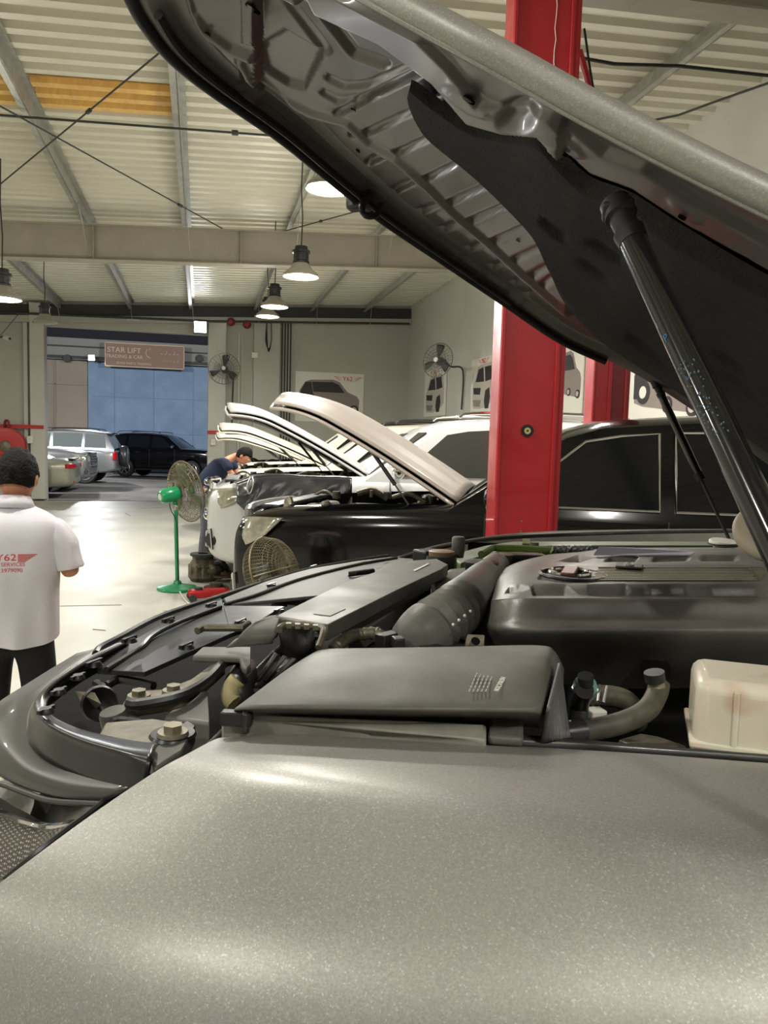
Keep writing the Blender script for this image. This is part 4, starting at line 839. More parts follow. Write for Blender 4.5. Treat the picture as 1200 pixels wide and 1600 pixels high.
C('radiator_cover', G().prism(P3([(350, 934, 1.353), (420, 906, 1.356), (480, 889, 1.358), (560, 876, 1.36), (610, 870, 1.36), (665, 875, 1.362), (560, 906, 1.362), (505, 930, 1.36), (470, 933, 1.36), (355, 944, 1.353)]), (0, 0, -.007)), mat('grey_black_panel', (92, 92, 90), .5, var=.1, spec=.2), bevel=.002)
C('panel_ridge', G().tube(spl(P3([(352, 945, 1.353), (400, 930, 1.358), (470, 905, 1.360), (560, 882, 1.362), (620, 872, 1.362)]), 30), .004, 8), mBlk, pan)
g = G()
for x, y in ((263, 972), (202, 1003), (147, 1040), (291, 1013), (376, 975), (436, 957), (330, 948), (424, 917), (490, 888), (548, 903), (592, 892), (604, 884)):
    p = onz(x, y, 1.354 if x > 150 else 1.34); k = C('clip', G().lathe([(0, .006), (.008, .006), (.011, .002), (.012, 0)], p, (0, 0, 1), 14).bar(p-CL*.015+V((0, 0, .005)), p+CL*.015+V((0, 0, .005)), .005, .005), mBlk, pan)
C('panel_handle', G().tube(P3([(308, 986, 1.362), (318, 981, 1.364), (378, 981, 1.364), (388, 975, 1.364)]), .006, 8), mMetal, pan)
C('panel_handle', G().tube(P3([(545, 897, 1.366), (555, 896, 1.368), (583, 892, 1.368)]), .006, 8), mBlk, pan)
# things under the panels
g = G()
for pts in ([(440, 940), (455, 930), (480, 935), (500, 925)], [(430, 950), (445, 938), (470, 940)], [(480, 930), (510, 918), (540, 912)]): g.tube(spl([onz(x, y, 1.335) for x, y in pts], 12), .010, 8)
g.add([onz(440, 925, 1.36), onz(445, 948, 1.33), onz(450, 948, 1.33)], [(0, 1, 2)])
C('latch_mechanism', g, mMetal)
# intake duct over the radiator
duct = C('intake_duct', G().prism(P3([(398, 972, 1.405), (432, 962, 1.415), (452, 952, 1.415), (545, 907, 1.415), (640, 876, 1.415), (682, 873, 1.415), (700, 882, 1.415), (690, 889, 1.415), (620, 922, 1.415), (512, 976, 1.415), (470, 970, 1.415), (430, 966, 1.412)]), (0, 0, -.022)), mDust, bevel=.004)
C('duct_end', G().grid(surf([P3([(398, 974, 1.405), (425, 966, 1.41), (440, 968, 1.41)]), P3([(375, 995, 1.39), (405, 990, 1.395), (432, 992, 1.395)]), P3([(355, 1010, 1.375), (395, 1008, 1.38), (425, 1003, 1.385)])], 12, 12)), mDust, duct, sol=.01)
C('duct_end', G().prism(P3([(316, 1010, 1.365), (392, 1010, 1.37), (392, 1040, 1.37), (385, 1044, 1.37), (378, 1040, 1.37), (374, 1026, 1.37), (300, 1024, 1.36)]), (0, 0, -.01)), mDust, duct, bevel=.004)
C('duct_label', G().prism(P3([(490, 959, 1.416), (515, 948, 1.416), (540, 951, 1.416), (516, 962, 1.416)]), (0, 0, -.001)), mat('grey_label', (112, 110, 102), .5), duct, smooth=False)
C('duct_label', G().prism(P3([(645, 891, 1.4165), (668, 880, 1.4165), (671, 881, 1.4165), (649, 892, 1.4165)]), (0, 0, -.001)), mPap, duct, smooth=False)
sh = C('fan_shroud', G().prism(P3([(524, 982, 1.375), (560, 960, 1.375), (610, 932, 1.375), (660, 905, 1.375), (674, 912, 1.375), (672, 920, 1.375), (620, 950, 1.375), (560, 992, 1.375), (545, 1002, 1.375)]), (0, 0, -.03)), mDust, bevel=.003)
for k in range(5):
    t = k/5; a_ = onz(575+88*t, 987-62*t, 1.36); C('shroud_slot', G().bar(a_, a_+(onz(590+88*t, 977-62*t, 1.36)-a_), .012, .02), mVoid, sh)
C('shroud_lower', G().prism(P3([(545, 1004, 1.34), (676, 918, 1.35), (690, 935, 1.35), (580, 1012, 1.34)]), (0, 0, -.1)), mBlk, bevel=.004)
# round resonator cap beside the duct end
g = G(); Rr = Matrix.Rotation(.6, 3, 'X'); C('resonator', G().grid(surf([P3([(436, 985, 1.40), (460, 978, 1.41), (492, 982, 1.41), (498, 995, 1.41)]), P3([(440, 1003, 1.385), (460, 1012, 1.38), (480, 1012, 1.385), (492, 1005, 1.39)]), P3([(430, 1015, 1.36), (445, 1030, 1.35), (470, 1030, 1.36), (495, 1012, 1.37)]), P3([(385, 1060, 1.33), (400, 1075, 1.32), (430, 1060, 1.32), (470, 1030, 1.33)])], 24, 30)), mBlk, sol=.008, ang=180)
C('resonator_rim', G().tube(spl(P3([(436, 984, 1.412), (444, 978, 1.414), (470, 976, 1.416), (502, 982, 1.414), (505, 992, 1.412), (498, 1012, 1.40)]), 24), .005, 8), mMetal)
for k in range(4): C('resonator_clip', G().bar(onz(447+14*k, 977+k, 1.418), onz(455+14*k, 977+k, 1.418), .008, .006), mMetal)
g = G()
for k in range(3): g.add([onz(430+14*k, 1020+4*k, 1.37), onz(400+12*k, 1062, 1.33), onz(404+12*k, 1064, 1.33), onz(434+14*k, 1022+4*k, 1.37)], [(0, 1, 2, 3)])
C('resonator_fin', g, mDust, sol=.003)
C('hose_clamp', G().tube(spl([onz(372, 1062, 1.345), onz(362, 1075, 1.335), onz(360, 1092, 1.325), onz(366, 1100, 1.32)], 12), .012, 10), mat('cream_plastic', (170, 160, 118), .5, var=.3))
C('coolant_pipe', G().tube(spl([onz(385, 1050, 1.33), onz(372, 1075, 1.33), onz(378, 1100, 1.31)], 12), .02, 12), mBlk)
C('ribbed_hose', G().tube(spl(P3([(520, 1016, 1.375), (528, 1008, 1.38), (545, 996, 1.385), (562, 991, 1.385), (590, 990, 1.385), (594, 1000, 1.38)]), 30), [.008+.0014*(i % 2) for i in range(30)], 10), mMetal)
C('connector', G().box(onz(606, 1000, 1.38), (.035, .02, .02), Matrix.Rotation(.6, 3, 'Z')).box(onz(622, 1004, 1.385), (.015, .02, .015)), mBlk, bevel=.002)
# air filter box
ab = C('air_filter_box', G().grid(surf([
    P3([(500, 1026, 1.34), (510, 1020, 1.36), (600, 1018, 1.36), (720, 1016, 1.36), (840, 1014, 1.36), (868, 1022, 1.36), (882, 1045, 1.33)]),
    P3([(492, 1024, 1.38), (505, 1015, 1.402), (600, 1013, 1.405), (720, 1011, 1.407), (840, 1009, 1.407), (867, 1020, 1.395), (881, 1050, 1.345)]),
    P3([(452, 1050, 1.385), (465, 1041, 1.412), (600, 1039, 1.418), (720, 1037, 1.420), (838, 1036, 1.420), (864, 1048, 1.400), (880, 1078, 1.345)]),
    P3([(405, 1088, 1.38), (416, 1080, 1.407), (600, 1080, 1.414), (720, 1080, 1.416), (836, 1080, 1.416), (857, 1086, 1.395), (874, 1112, 1.340)]),
    P3([(372, 1110, 1.375), (386, 1106, 1.400), (600, 1108, 1.407), (720, 1109, 1.408), (832, 1110, 1.408), (850, 1114, 1.390), (866, 1134, 1.335)]),
    P3([(370, 1114, 1.365), (384, 1114, 1.385), (600, 1117, 1.392), (720, 1119, 1.393), (828, 1121, 1.393), (845, 1126, 1.378), (858, 1144, 1.33)]),
    P3([(372, 1118, 1.34), (386, 1124, 1.352), (600, 1132, 1.355), (720, 1134, 1.356), (826, 1136, 1.356), (842, 1142, 1.35), (852, 1150, 1.31)])], 80, 60)), mDust, ang=180)
tr = C('filter_box_tray', G().prism(P3([(345, 1120, 1.382), (380, 1114, 1.388), (600, 1124, 1.388), (760, 1129, 1.388), (760, 1158, 1.378), (700, 1153, 1.376), (500, 1141, 1.372), (350, 1134, 1.37)]), (0, 0, -.04)), mat('dusty_grey_tray', (140, 138, 128), .4, c2=(104, 103, 95), vscale=8), ab, bevel=.006)
for x in (655, 690, 722): C('tray_rib', G().bar(onz(x, 1128, 1.383), onz(x+2, 1140, 1.379), .003, .008), mBlk, ab)
C('box_latch', G().prism(P3([(765, 1118, 1.388), (818, 1118, 1.388), (818, 1154, 1.378), (762, 1150, 1.378)]), (0, 0, -.01)), mDust, ab, bevel=.004)
C('box_clip', G().box(onz(370, 1122, 1.385), (.03, .012, .014), Matrix.Rotation(-.3, 3, 'Z')).box(onz(383, 1126, 1.385), (.006, .02, .02)), mBlk, ab, bevel=.002)
rows = []
for j in range(9):
    t = j/8; row = []
    for i in range(31):
        u = i/30; a_ = onz(850+18*u, 1105-70*u, 1.408); b_ = onz(838+42*u, 1157-6*u, 1.36); p = a_.lerp(b_, t); p = p+CF*(-.004-.004*abs(sin(u*26))*t); row.append(p)
    rows.append(row)
C('box_bellows', G().grid(rows), mat('grey_rubber', (92, 93, 93), .5), ab, sol=.003)
o_ = onz(784, 1062, 1.4205); xd = onz(776, 1077, 1.42)-onz(793, 1046, 1.42); yd = onz(800, 1062, 1.42)-onz(775, 1062, 1.42)
tx = text('printed_instructions', 'SERVICE INSTRUCTION', TM(o_, xd, yd), .0072, mPap, ab, world=True, ext=.0002)
g = G()
for k in range(5):
    a_ = onz(774-6.5*k+4, 1036, 1.4203); b_ = onz(774-6.5*k+4-20, 1082, 1.4203); 
    for q in range(9): g.bar(a_.lerp(b_, q/9), a_.lerp(b_, q/9+.085), .0013, .0003)
C('printed_lines', g, mat('faint_print', (150, 150, 142), .6), ab, smooth=False)
# throttle intake tube with bellows
tp = spl(P3([(640, 1030, 1.34), (664, 990, 1.385), (704, 960, 1.40), (738, 928, 1.40), (762, 900, 1.395), (775, 885, 1.39)]), 46)
tr_ = [(.042 if i < 22 else .042-.0005*(i-22))+(-.009 if 11 <= i <= 21 and i % 2 == 0 else 0) for i in range(46)]
it = C('intake_tube', G().tube(tp, tr_, 24), mDust)
for k in range(4): C('tube_stud', G().ball(onz(708+9*k, 976-7*k, 1.42), .0022, 8), mPap, it)
C('throttle_body', G().lathe([(0, .0), (.05, 0), (.055, -.01), (.055, -.05), (0, -.05)], onz(700, 1008, 1.375), (0, 0, 1), 30).lathe([(.025, .006), (.048, .003), (.05, 0)], onz(700, 1008, 1.375), (0, 0, 1), 30), mBlk)
br = C('mount_bracket', G().prism(P3([(730, 990, 1.40), (758, 991, 1.40), (757, 1010, 1.385), (728, 1009, 1.385)]), (0, .006, -.01)), mMetal, bevel=.002); C('bracket_hole', G().lathe([(0, .001), (.006, .001), (.006, 0)], onz(743, 1002, 1.394), (0, -.7, .7)), mVoid, br)
# boxes and caps behind the tube
for pts, z in (([(675, 905), (700, 888), (735, 884), (742, 895), (728, 915), (700, 932), (680, 930)], 1.39), ([(712, 903), (735, 892), (770, 890), (780, 900), (765, 915), (730, 925)], 1.402)):
    C('resonator_box', G().prism([onz(x, y, z) for x, y in pts], (0, 0, -.08)), mDust, bevel=.014)
def cap(x, y, z, R, h, m, n_='cap', knurl=False):
    p = onz(x, y, z); k = C(n_, G().lathe([(0, h), (R*.8, h), (R, h*.85), (R, 0), (R*.8, -.02), (0, -.02)], p, (0, 0, 1), 28), m)
    return k, p
k, p = cap(752, 884, 1.42, .034, .010, mBlk, 'oil_filler_cap'); C('cap_neck', G().cyl(p-V((0, 0, .03)), p, .027), mBlk, k)
k, p = cap(690, 868, 1.40, .030, .012, mat('amber_label', (150, 110, 80), .4, c2=(120, 112, 96), vscale=20), 'radiator_cap'); C('cap_neck', G().lathe([(.034, 0), (.036, -.01), (.036, -.03), (0, -.04)], p), mBlk, k)
k, p = cap(716, 858, 1.41, .016, .03, mDust, 'filler_cap'); k, p = cap(785, 872, 1.40, .024, .01, mMetal, 'filler_cap')
C('relay_cover', G().box(onz(668, 868, 1.385), (.06, .05, .03), Matrix.Rotation(.5, 3, 'Z')), mBlk, bevel=.006)
C('side_rail', G().prism(P3([(700, 868, 1.375), (760, 852, 1.38), (800, 846, 1.385), (1150, 846, 1.39), (1150, 852, 1.39), (870, 852, 1.388), (800, 856, 1.385), (740, 872, 1.38), (720, 880, 1.375)]), (0, 0, -.03)), mat('grey_green_tray', (112, 122, 104), .5, metal=.2, var=.2), bevel=.004)
bt = C('battery', G().prism(P3([(758, 872, 1.385), (775, 862, 1.385), (845, 862, 1.385), (855, 868, 1.385), (830, 876, 1.385), (790, 880, 1.385)]), (0, 0, -.09)), mat('battery_lime', (142, 190, 66), .4), bevel=.004)
C('battery_frame', G().tube(P3([(752, 866, 1.395), (770, 856, 1.395), (818, 857, 1.395), (868, 860, 1.395)]), .009, 8), mat('olive_green_bar', (82, 92, 52), .5), bt); C('battery_frame', G().bar(onz(822, 858, 1.39), onz(822, 850, 1.39), .02, .03), mat('olive_green_bar', (82, 92, 52), .5), bt)
C('terminal', G().cyl(onz(834, 865, 1.38), onz(834, 865, 1.38)+V((0, 0, .03)), .012), mMetal, bt); C('fuse_box', G().box(onz(815, 878, 1.385), (.10, .05, .04), Matrix.Rotation(-.1, 3, 'Z')), mBlk, bevel=.006)
g = G()
for k in range(7): x = 862+k*9; g.tube(spl(P3([(x, 863, 1.395), (x+5, 857+(k % 3), 1.41), (x+12, 862, 1.395)]), 8), .005, 6); g.cyl(onz(x+4, 864, 1.39), onz(x+4, 864, 1.39)+V((0, 0, .02)), .007, n=8)
C('fuel_rail_fittings', g, mRim)
# engine cover
def inpoly(x, y, pl):
    c = False; j = len(pl)-1
    for i in range(len(pl)):
        if (pl[i][1] > y) != (pl[j][1] > y) and x < (pl[j][0]-pl[i][0])*(y-pl[i][1])/(pl[j][1]-pl[i][1])+pl[i][0]: c = not c
        j = i
    return c
def dseg(x, y, a, b):
    dx, dy = b[0]-a[0], b[1]-a[1]; L2 = dx*dx+dy*dy or 1e-9; t = max(0, min(1, ((x-a[0])*dx+(y-a[1])*dy)/L2)); return math.hypot(x-a[0]-t*dx, y-a[1]-t*dy)
def dpl(x, y, pl, closed=False):
    return min(dseg(x, y, pl[i], pl[(i+1) % len(pl)]) for i in range(len(pl) if closed else len(pl)-1))
RWt = RW.transposed()
def topx(p):
    c = RWt @ (V(p)-CAM); return 600+FPX*c.x/c.z, 800+FPX*c.y/c.z, c.z
er = [P3([(745, 1060, 1.29), (815, 1062, 1.31), (950, 1075, 1.30), (1080, 1075, 1.30), (1330, 1075, 1.30)]),
      P3([(742, 1012, 1.328), (812, 1014, 1.366), (950, 1030, 1.352), (1080, 1037, 1.350), (1330, 1037, 1.350)]),
      P3([(742, 985, 1.355), (800, 987, 1.40), (950, 986, 1.405), (1080, 987, 1.405), (1330, 988, 1.405)]),
      P3([(744, 972, 1.365), (798, 968, 1.412), (950, 966, 1.415), (1080, 967, 1.415), (1330, 970, 1.415)]),
      P3([(754, 942, 1.382), (799, 938, 1.433), (950, 937, 1.438), (1080, 938, 1.438), (1330, 940, 1.438)]),
      P3([(757, 938, 1.385), (800, 932, 1.435), (950, 931, 1.44), (1080, 932, 1.44), (1330, 934, 1.44)]),
      P3([(770, 905, 1.40), (812, 899, 1.445), (950, 908, 1.455), (1080, 908, 1.455), (1330, 908, 1.455)]),
      P3([(800, 882, 1.41), (845, 878, 1.448), (950, 878, 1.458), (1080, 877, 1.458), (1330, 877, 1.458)]),
      P3([(850, 868, 1.42), (890, 866, 1.44), (950, 862, 1.45), (1080, 860, 1.45), (1330, 860, 1.45)]),
      P3([(880, 864, 1.36), (910, 861, 1.37), (950, 857, 1.38), (1080, 855, 1.38), (1330, 855, 1.38)])]
S_ = surf(er, 220, 150)
dim = [[(829, 914), (884, 913), (906, 931), (832, 931)], [(918, 914), (978, 913), (1002, 931), (920, 931)], [(1012, 914), (1072, 913), (1105, 931), (1015, 931)], [(1108, 916), (1185, 916), (1200, 931), (1112, 931)],
       [(868, 877), (905, 866), (938, 868), (905, 879)], [(942, 878), (955, 869), (1000, 868), (992, 878)], [(1016, 878), (1024, 868), (1082, 867), (1072, 877)], [(1094, 877), (1098, 866), (1150, 867), (1152, 877)],
       [(786, 928), (795, 918), (812, 915), (836, 917), (815, 924)]]
plate = [(838, 905), (850, 890), (890, 883), (1170, 884), (1196, 909), (1150, 910), (880, 911)]
for row in S_:
    for i, p in enumerate(row):
        x, y, d = topx(p)
        if y > 940: continue
        for pl in dim:
            if inpoly(x, y, pl): q = min(1, dpl(x, y, pl, True)/5); row[i] = row[i]-V((0, 0, .012*q)); break
        else:
            if inpoly(x, y, plate): row[i] = row[i]-V((0, 0, .004*min(1, dpl(x, y, plate, True)/2)))
ec = C('engine_cover', G().grid(S_), mat('dusty_engine_cover', (104, 101, 96), .42, c2=(80, 78, 74), vscale=5, rvar=.1, bump=.08, bscale=400), ang=180)
bv = BVHTree.FromPolygons([p for r_ in S_ for p in r_], [(i*220+j, i*220+j+1, (i+1)*220+j+1, (i+1)*220+j) for i in range(149) for j in range(219)])
def onc(x, y, up=.002):
    h = bv.ray_cast(CAM, ray(x, y).normalized()); return (h[0] if h[0] else onz(x, y, 1.45))+V((0, 0, up))
g = G()
for j in range(9):
    for i in range(64):
        x = 938+i*4.1-(j*1.2)+(j % 2)*2; y = 887+j*2.5
        if x > 1192: continue
        p = onc(x, y, .001); g.bar(p-CF*.0035, p+CF*.0035, .007, .0016)
C('mesh_grille', g, mat('mesh_bronze', (122, 116, 98), .35, metal=.5), ec, smooth=False)
c0 = onc(890, 898, .0); em = [c0+CF*(.030*cos(t))+CL*(.034*sin(t))+V((0, 0, .004)) for t in [2*pi*k/40 for k in range(40)]]
eb = C('round_badge', G().tube(em, .0045, 8, closed=True), mChr, ec); C('badge_bar', G().bar(c0-CL*.040+V((0, 0, .006)), c0+CL*.040+V((0, 0, .006)), .022, .006), mat('badge_brown', (110, 74, 62), .4, metal=.4), eb, bevel=.002)
C('badge_recess', G().tube([c0+CF*(.052*cos(t)-.006)+CL*(.055*sin(t))+V((0, 0, .001)) for t in [2*pi*k/40 for k in range(40)]], .003, 6, closed=True), mBlk, ec)
p = onc(983, 889, .003); q8 = C('number_plate', G().prism([p+CF*a_+CL*b_ for a_, b_ in ((-.022, -.022), (.022, -.022), (.022, .022), (-.022, .022))], (0, 0, .004)), mat('badge_plate_dark', (60, 52, 48), .4, metal=.4), ec, bevel=.003)
text('badge_number', '8', TM(p+V((0, 0, .0052)), CF*-1, CL), .045, mRim, q8, world=True, ext=.001, sx=.8)
notch = C('cover_notch_shade', G().prism(P3([(1000, 1040, 1.352), (1010, 1026, 1.356), (1038, 1026, 1.356), (1048, 1041, 1.352)]), (0, 0, -.02)), mVoid, ec)  # black block stands for the shaded notch in the cover edge
# hoses right of the filter box
C('breather_hose', G().tube(spl([onz(905, 1140, 1.33), onz(905, 1105, 1.35), onz(913, 1078, 1.38)], 12), .011, 14), mBlk); k = C('hose_clamp', G().tube([onz(914, 1080, 1.37), onz(914, 1072, 1.382)], .0135, 18), mat('teal_clip', (60, 150, 155), .4, c2=(110, 130, 128), vscale=60)); C('hose_end', G().cyl(onz(915, 1068, 1.385), onz(915, 1056, 1.395), .009), mBlk)
C('clamp_band', G().tube([onz(914, 1077, 1.374)+CF*(.0145*cos(t))+CL*(.0145*sin(t)) for t in [2*pi*k_/24 for k_ in range(24)]], .0015, 6, closed=True), mRim, k)
mHose = mat('dusty_hose', (96, 90, 76), .55, c2=(64, 62, 56), vscale=15)
C('coolant_hose', G().tube(spl([onz(855, 1150, 1.335), onz(905, 1143, 1.335), onz(950, 1135, 1.34), onz(985, 1124, 1.345), onz(1012, 1108, 1.355), onz(1026, 1085, 1.365), onz(1030, 1068, 1.375)], 30), .0125, 16), mHose); C('hose_joint', G().tube([onz(872, 1148, 1.335), onz(909, 1143, 1.335)], .0145, 18), mBlk)
C('hose_fitting', G().tube([onz(1027, 1076, 1.372), onz(1025, 1062, 1.382)], .010, 14), mBolt); C('hose_fitting', G().tube([onz(1024, 1064, 1.382), onz(1022, 1050, 1.393)], .012, 14), mBlk)
C('elbow_hose', G().tube(spl([onz(925, 1087, 1.35), onz(955, 1088, 1.35), onz(978, 1095, 1.345), onz(992, 1112, 1.33), onz(995, 1130, 1.31)], 20), .013, 14), mHose)
k = C('clamp_tag', G().tube(P3([(935, 1080, 1.365), (937, 1071, 1.37), (948, 1072, 1.37), (943, 1098, 1.355), (934, 1096, 1.355), (936, 1078, 1.365)]), .0018, 6), mRim)
C('small_connector', G().box(onz(931, 1115, 1.335), (.02, .02, .012)), mPap, bevel=.002); C('engine_bracket', G().prism(P3([(965, 1155, 1.32), (1000, 1145, 1.32), (1030, 1150, 1.32), (1075, 1165, 1.32), (1000, 1170, 1.32)]), (0, 0, -.02)), mMetal, bevel=.003)
C('bay_panel', G().prism(P3([(885, 1045, 1.31), (898, 1045, 1.31), (898, 1130, 1.29), (885, 1130, 1.29)]), (0, 0, -.1)), mat('dark_blue_panel', (30, 34, 38), .5), bevel=.003)
# coolant reservoir
mMilk = mat('milky_plastic', (220, 208, 182), .35, sss=.2, coat=.3)
nt = mMilk.node_tree; b = nt.nodes['Principled BSDF']; b.inputs['Subsurface Weight'].default_value = .25; b.inputs['Subsurface Scale'].default_value = .02; tc = nt.nodes.new('ShaderNodeTexCoord'); nz = nt.nodes.new('ShaderNodeTexNoise'); nz.inputs['Scale'].default_value = 16; rp = nt.nodes.new('ShaderNodeValToRGB'); rp.color_ramp.elements[0].position = .32; rp.color_ramp.elements[1].position = .5; rp.color_ramp.elements[0].color = lin((.78, .66, .55)); rp.color_ramp.elements[1].color = lin((.87, .84, .77))
nt.links.new(tc.outputs['Object'], nz.inputs[0]); nt.links.new(nz.outputs[0], rp.inputs[0]); nt.links.new(rp.outputs[0], b.inputs['Base Color'])
rc = onz(1085, 1040, 1.41); RM = Matrix((CF, CL, V((0, 0, 1)))).transposed()
f0 = rc.dot(CF); l0 = rc.dot(CL); zc = 1.355
cen = cl(f0-.11, l0+.005, zc)
rs = C('coolant_reservoir', G().box(cen, (.22, .11, .105), RM), mMilk, bevel=.014)
C('seam_flange', G().box(cen-V((0, 0, .018)), (.228, .118, .007), RM), mMilk, rs, bevel=.002)
for k in range(4): C('moulded_rib', G().box(cen+CF*(.07-.05*k)-CL*.056, (.006, .005, .09), RM), mMilk, rs, bevel=.002)
C('reservoir_cap', G().lathe([(0, .03), (.02, .03), (.022, .02), (.022, -.005), (0, -.005)], cen-CF*.025+V((0, 0, .05)), (0, 0, 1)), mBlk, rs)
# things at the cowl
wc = onz(1131, 850, 1.42); k = C('washer_filler', G().lathe([(.018, -.035), (.027, -.005), (.036, .0), (.036, .006), (0, .008)], wc, (0, -.12, 1), 28), mat('filler_ivory', (196, 190, 160), .5)); C('filler_lid', G().lathe([(0, .010), (.035, .009), (.037, .006), (.037, .001)], wc, (0, -.12, 1), 28), mPap, k); C('lid_band', G().tube([wc+V((.0375*cos(t), .0375*sin(t), .0)) for t in [2*pi*j/28 for j in range(28)]], .002, 6, closed=True), mRub, k)
C('plastic_tab', G().box(onz(1109, 862, 1.40), (.03, .012, .01)), mPap, bevel=.002)
C('cowl_edge', G().prism(P3([(1090, 862, 1.40), (1180, 850, 1.41), (1240, 850, 1.41), (1240, 866, 1.40), (1130, 866, 1.40)]), (0, 0, -.02)), mat('cowl_grey', (96, 96, 94), .5), bevel=.003)
rc2 = at(1207, 832, 1.05); rn = V((-.35, -.62, .7)).normalized(); u, w_ = frame(rn); mBg = mat('beige_rubber', (168, 158, 138), .5, var=.15)
k = C('air_hose_ring', G().tube([rc2+(u*cos(2*pi*j/40)*.040+w_*sin(2*pi*j/40)*.040) for j in range(40)], .011, 14, closed=True), mBg)
g = G()
for j in range(7): a_ = 2*pi*j/7; g.add([rc2+(u*cos(a_)+w_*sin(a_))*.034, rc2+(u*cos(a_+.7)+w_*sin(a_+.7))*.034, rc2+(u*cos(a_+.35)+w_*sin(a_+.35))*.012+rn*.016], [(0, 1, 2)])
C('ring_lining', g, mat('crumpled_ivory', (210, 204, 186), .5), k, sol=.002, smooth=False)
for x, y, rr_ in ((1195, 905, .02), (1210, 890, .03), (1190, 925, .014)): C('cowl_hose', G().ball(onz(x, y, 1.40), (rr_, rr_, rr_*.8), 12), mRub)

# ---- bonnet
T_ = radians(32); hsd = CF*cos(T_)+V((0, 0, sin(T_))); hn = CL.cross(hsd); hn = hn if hn.z > 0 else -hn
NE = [(300, -140, .85), (450, -60, .74), (560, -5, .67), (700, 70, .63), (800, 125, .615), (900, 182, .60), (1000, 235, .585), (1100, 286, .57), (1200, 335, .555), (1300, 385, .54), (1400, 430, .52), (1550, 500, .5)]
OE = [(180, -60, .87), (228, 30, .93), (300, 108, 1.03), (440, 208, 1.2), (520, 274, 1.33), (600, 338, 1.47), (690, 400, 1.66), (780, 462, 1.88), (880, 530, 2.1), (985, 580, 2.13), (1110, 660, 2.12), (1300, 800, 2.1)]
NU, NV = 380, 240
ne = spl([at(*p) for p in NE], NU); oe = spl([at(*p) for p in OE], NU)
base = [[ne[i].lerp(oe[i], j/(NV-1))+hn*(.022*sin(pi*j/(NV-1))) for j in range(NV)] for i in range(NU)]
FLr = [(400, -35), (480, 5), (600, 60), (680, 120), (735, 185), (790, 200), (845, 204), (880, 240), (920, 276), (985, 300), (1060, 350), (1200, 428), (1400, 530)]
HEM = [(p[0], p[1]) for p in NE]
RIBS = [(tuple(V(a).lerp(V(b_), -.35)), tuple(V(a).lerp(V(b_), 1.6))) for a, b_ in [((548, 178), (632, 140)), ((572, 218), (668, 176)), ((600, 258), (700, 214)), ((640, 300), (735, 258)), ((672, 338), (765, 300)), ((704, 366), (790, 332)), ((738, 398), (812, 368)), ((772, 426), (835, 400)), ((800, 452), (843, 430)), ((820, 470), (850, 448))]]

R2 = [(375, 95), (392, 130), (430, 168), (480, 192), (535, 207), (570, 240), (610, 262), (660, 305), (700, 345), (760, 395), (810, 440), (880, 500)]
R1 = [(285, -40), (300, 20), (322, 48), (360, 76), (398, 92)]
BOX = [(392, 88), (438, 62), (498, 98), (468, 158), (440, 150), (405, 128)]
CH1 = [(468, -20), (500, 45), (545, 100), (590, 118)]; CH2 = [(395, -30), (440, 20), (500, 95)]
CURV = [(505, 138), (530, 150), (565, 148), (630, 122)]; CURV2 = [(498, 160), (520, 172), (560, 168), (640, 132)]
def below(x, y, pl):
    for a, b in zip(pl, pl[1:]):
        if a[0] <= x <= b[0]: return y-(a[1]+(b[1]-a[1])*(x-a[0])/(b[0]-a[0]))
    return -99 if x < pl[0][0] else 99
random.seed(5); surf_ = []
for i in range(NU):
    row = []
    for j in range(NV):
        p = base[i][j]; x, y, d = topx(p); h = 0
        bl = below(x, y, FLr); dF = 99
        if x > 380:
            dF = dpl(x, y, FLr)
            if bl < 0:
                w1 = 32 if x > 700 else 32+40*(700-x)/200
                h += .007*sstep(w1+4, w1-4, dF) if dF < w1+4 else 0
                h += .003*(1-sstep(3, 9, dpl(x, y, HEM)))
                for hx_, hy_, r_ in ((735, 150, 13), (885, 235, 7), (1068, 335, 8)):
                    q = math.hypot((x-hx_)*.8-(y-hy_)*.5, (y-hy_)*1.3-(x-hx_)*.55); h += .002*(1-sstep(r_+2, r_+10, q))
                q = math.hypot((x-812)*.8, y-176); h -= .010*(1-sstep(6, 30, q))
            else: h += .007-.020*sstep(0, 12, dF)
        b2 = below(x, y, R2) if x > 375 else -99
        d2 = dpl(x, y, R2) if x > 330 else 99
        if b2 > 0: h += -.010+.016*(1-sstep(0, 8, d2))
        else: h += .006*(1-sstep(0, 9, d2))
        if x < 420: h += .007*(1-sstep(1, 9, dpl(x, y, R1)))
        if 380 < x < 510 and inpoly(x, y, BOX): h -= .008*sstep(0, 6, dpl(x, y, BOX, True))
        if x < 640:
            h -= .008*(1-sstep(5, 11, dpl(x, y, CH1))); h -= .005*(1-sstep(4, 10, dpl(x, y, CH2)))
            h -= .005*(1-sstep(3, 7, dpl(x, y, CURV))); h -= .005*(1-sstep(3, 7, dpl(x, y, CURV2)))
        for a, b_ in RIBS:
            if abs(x-a[0]) < 160 and dF > 6 and d2 > 8:
                q = dseg(x, y, a, b_)
                if q < 12: h -= .006*(1-sstep(3, 7, q))
        q = (NV-1-j)/(NV-1)*(ne[i]-oe[i]).length
        h += .008*(1-sstep(.02, .035, q))-.006*(sstep(.03, .04, q)*(1-sstep(.07, .09, q)))
        e = min(1, j/6, (NV-1-j)/6)
        row.append(p-hn*(h*e))
    surf_.append(row)
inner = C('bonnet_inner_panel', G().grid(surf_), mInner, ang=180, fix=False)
flat = [p for r_ in surf_ for p in r_]
hb = BVHTree.FromPolygons(flat, [(i*NV+j, i*NV+j+1, (i+1)*NV+j+1, (i+1)*NV+j) for i in range(NU-1) for j in range(NV-1)])
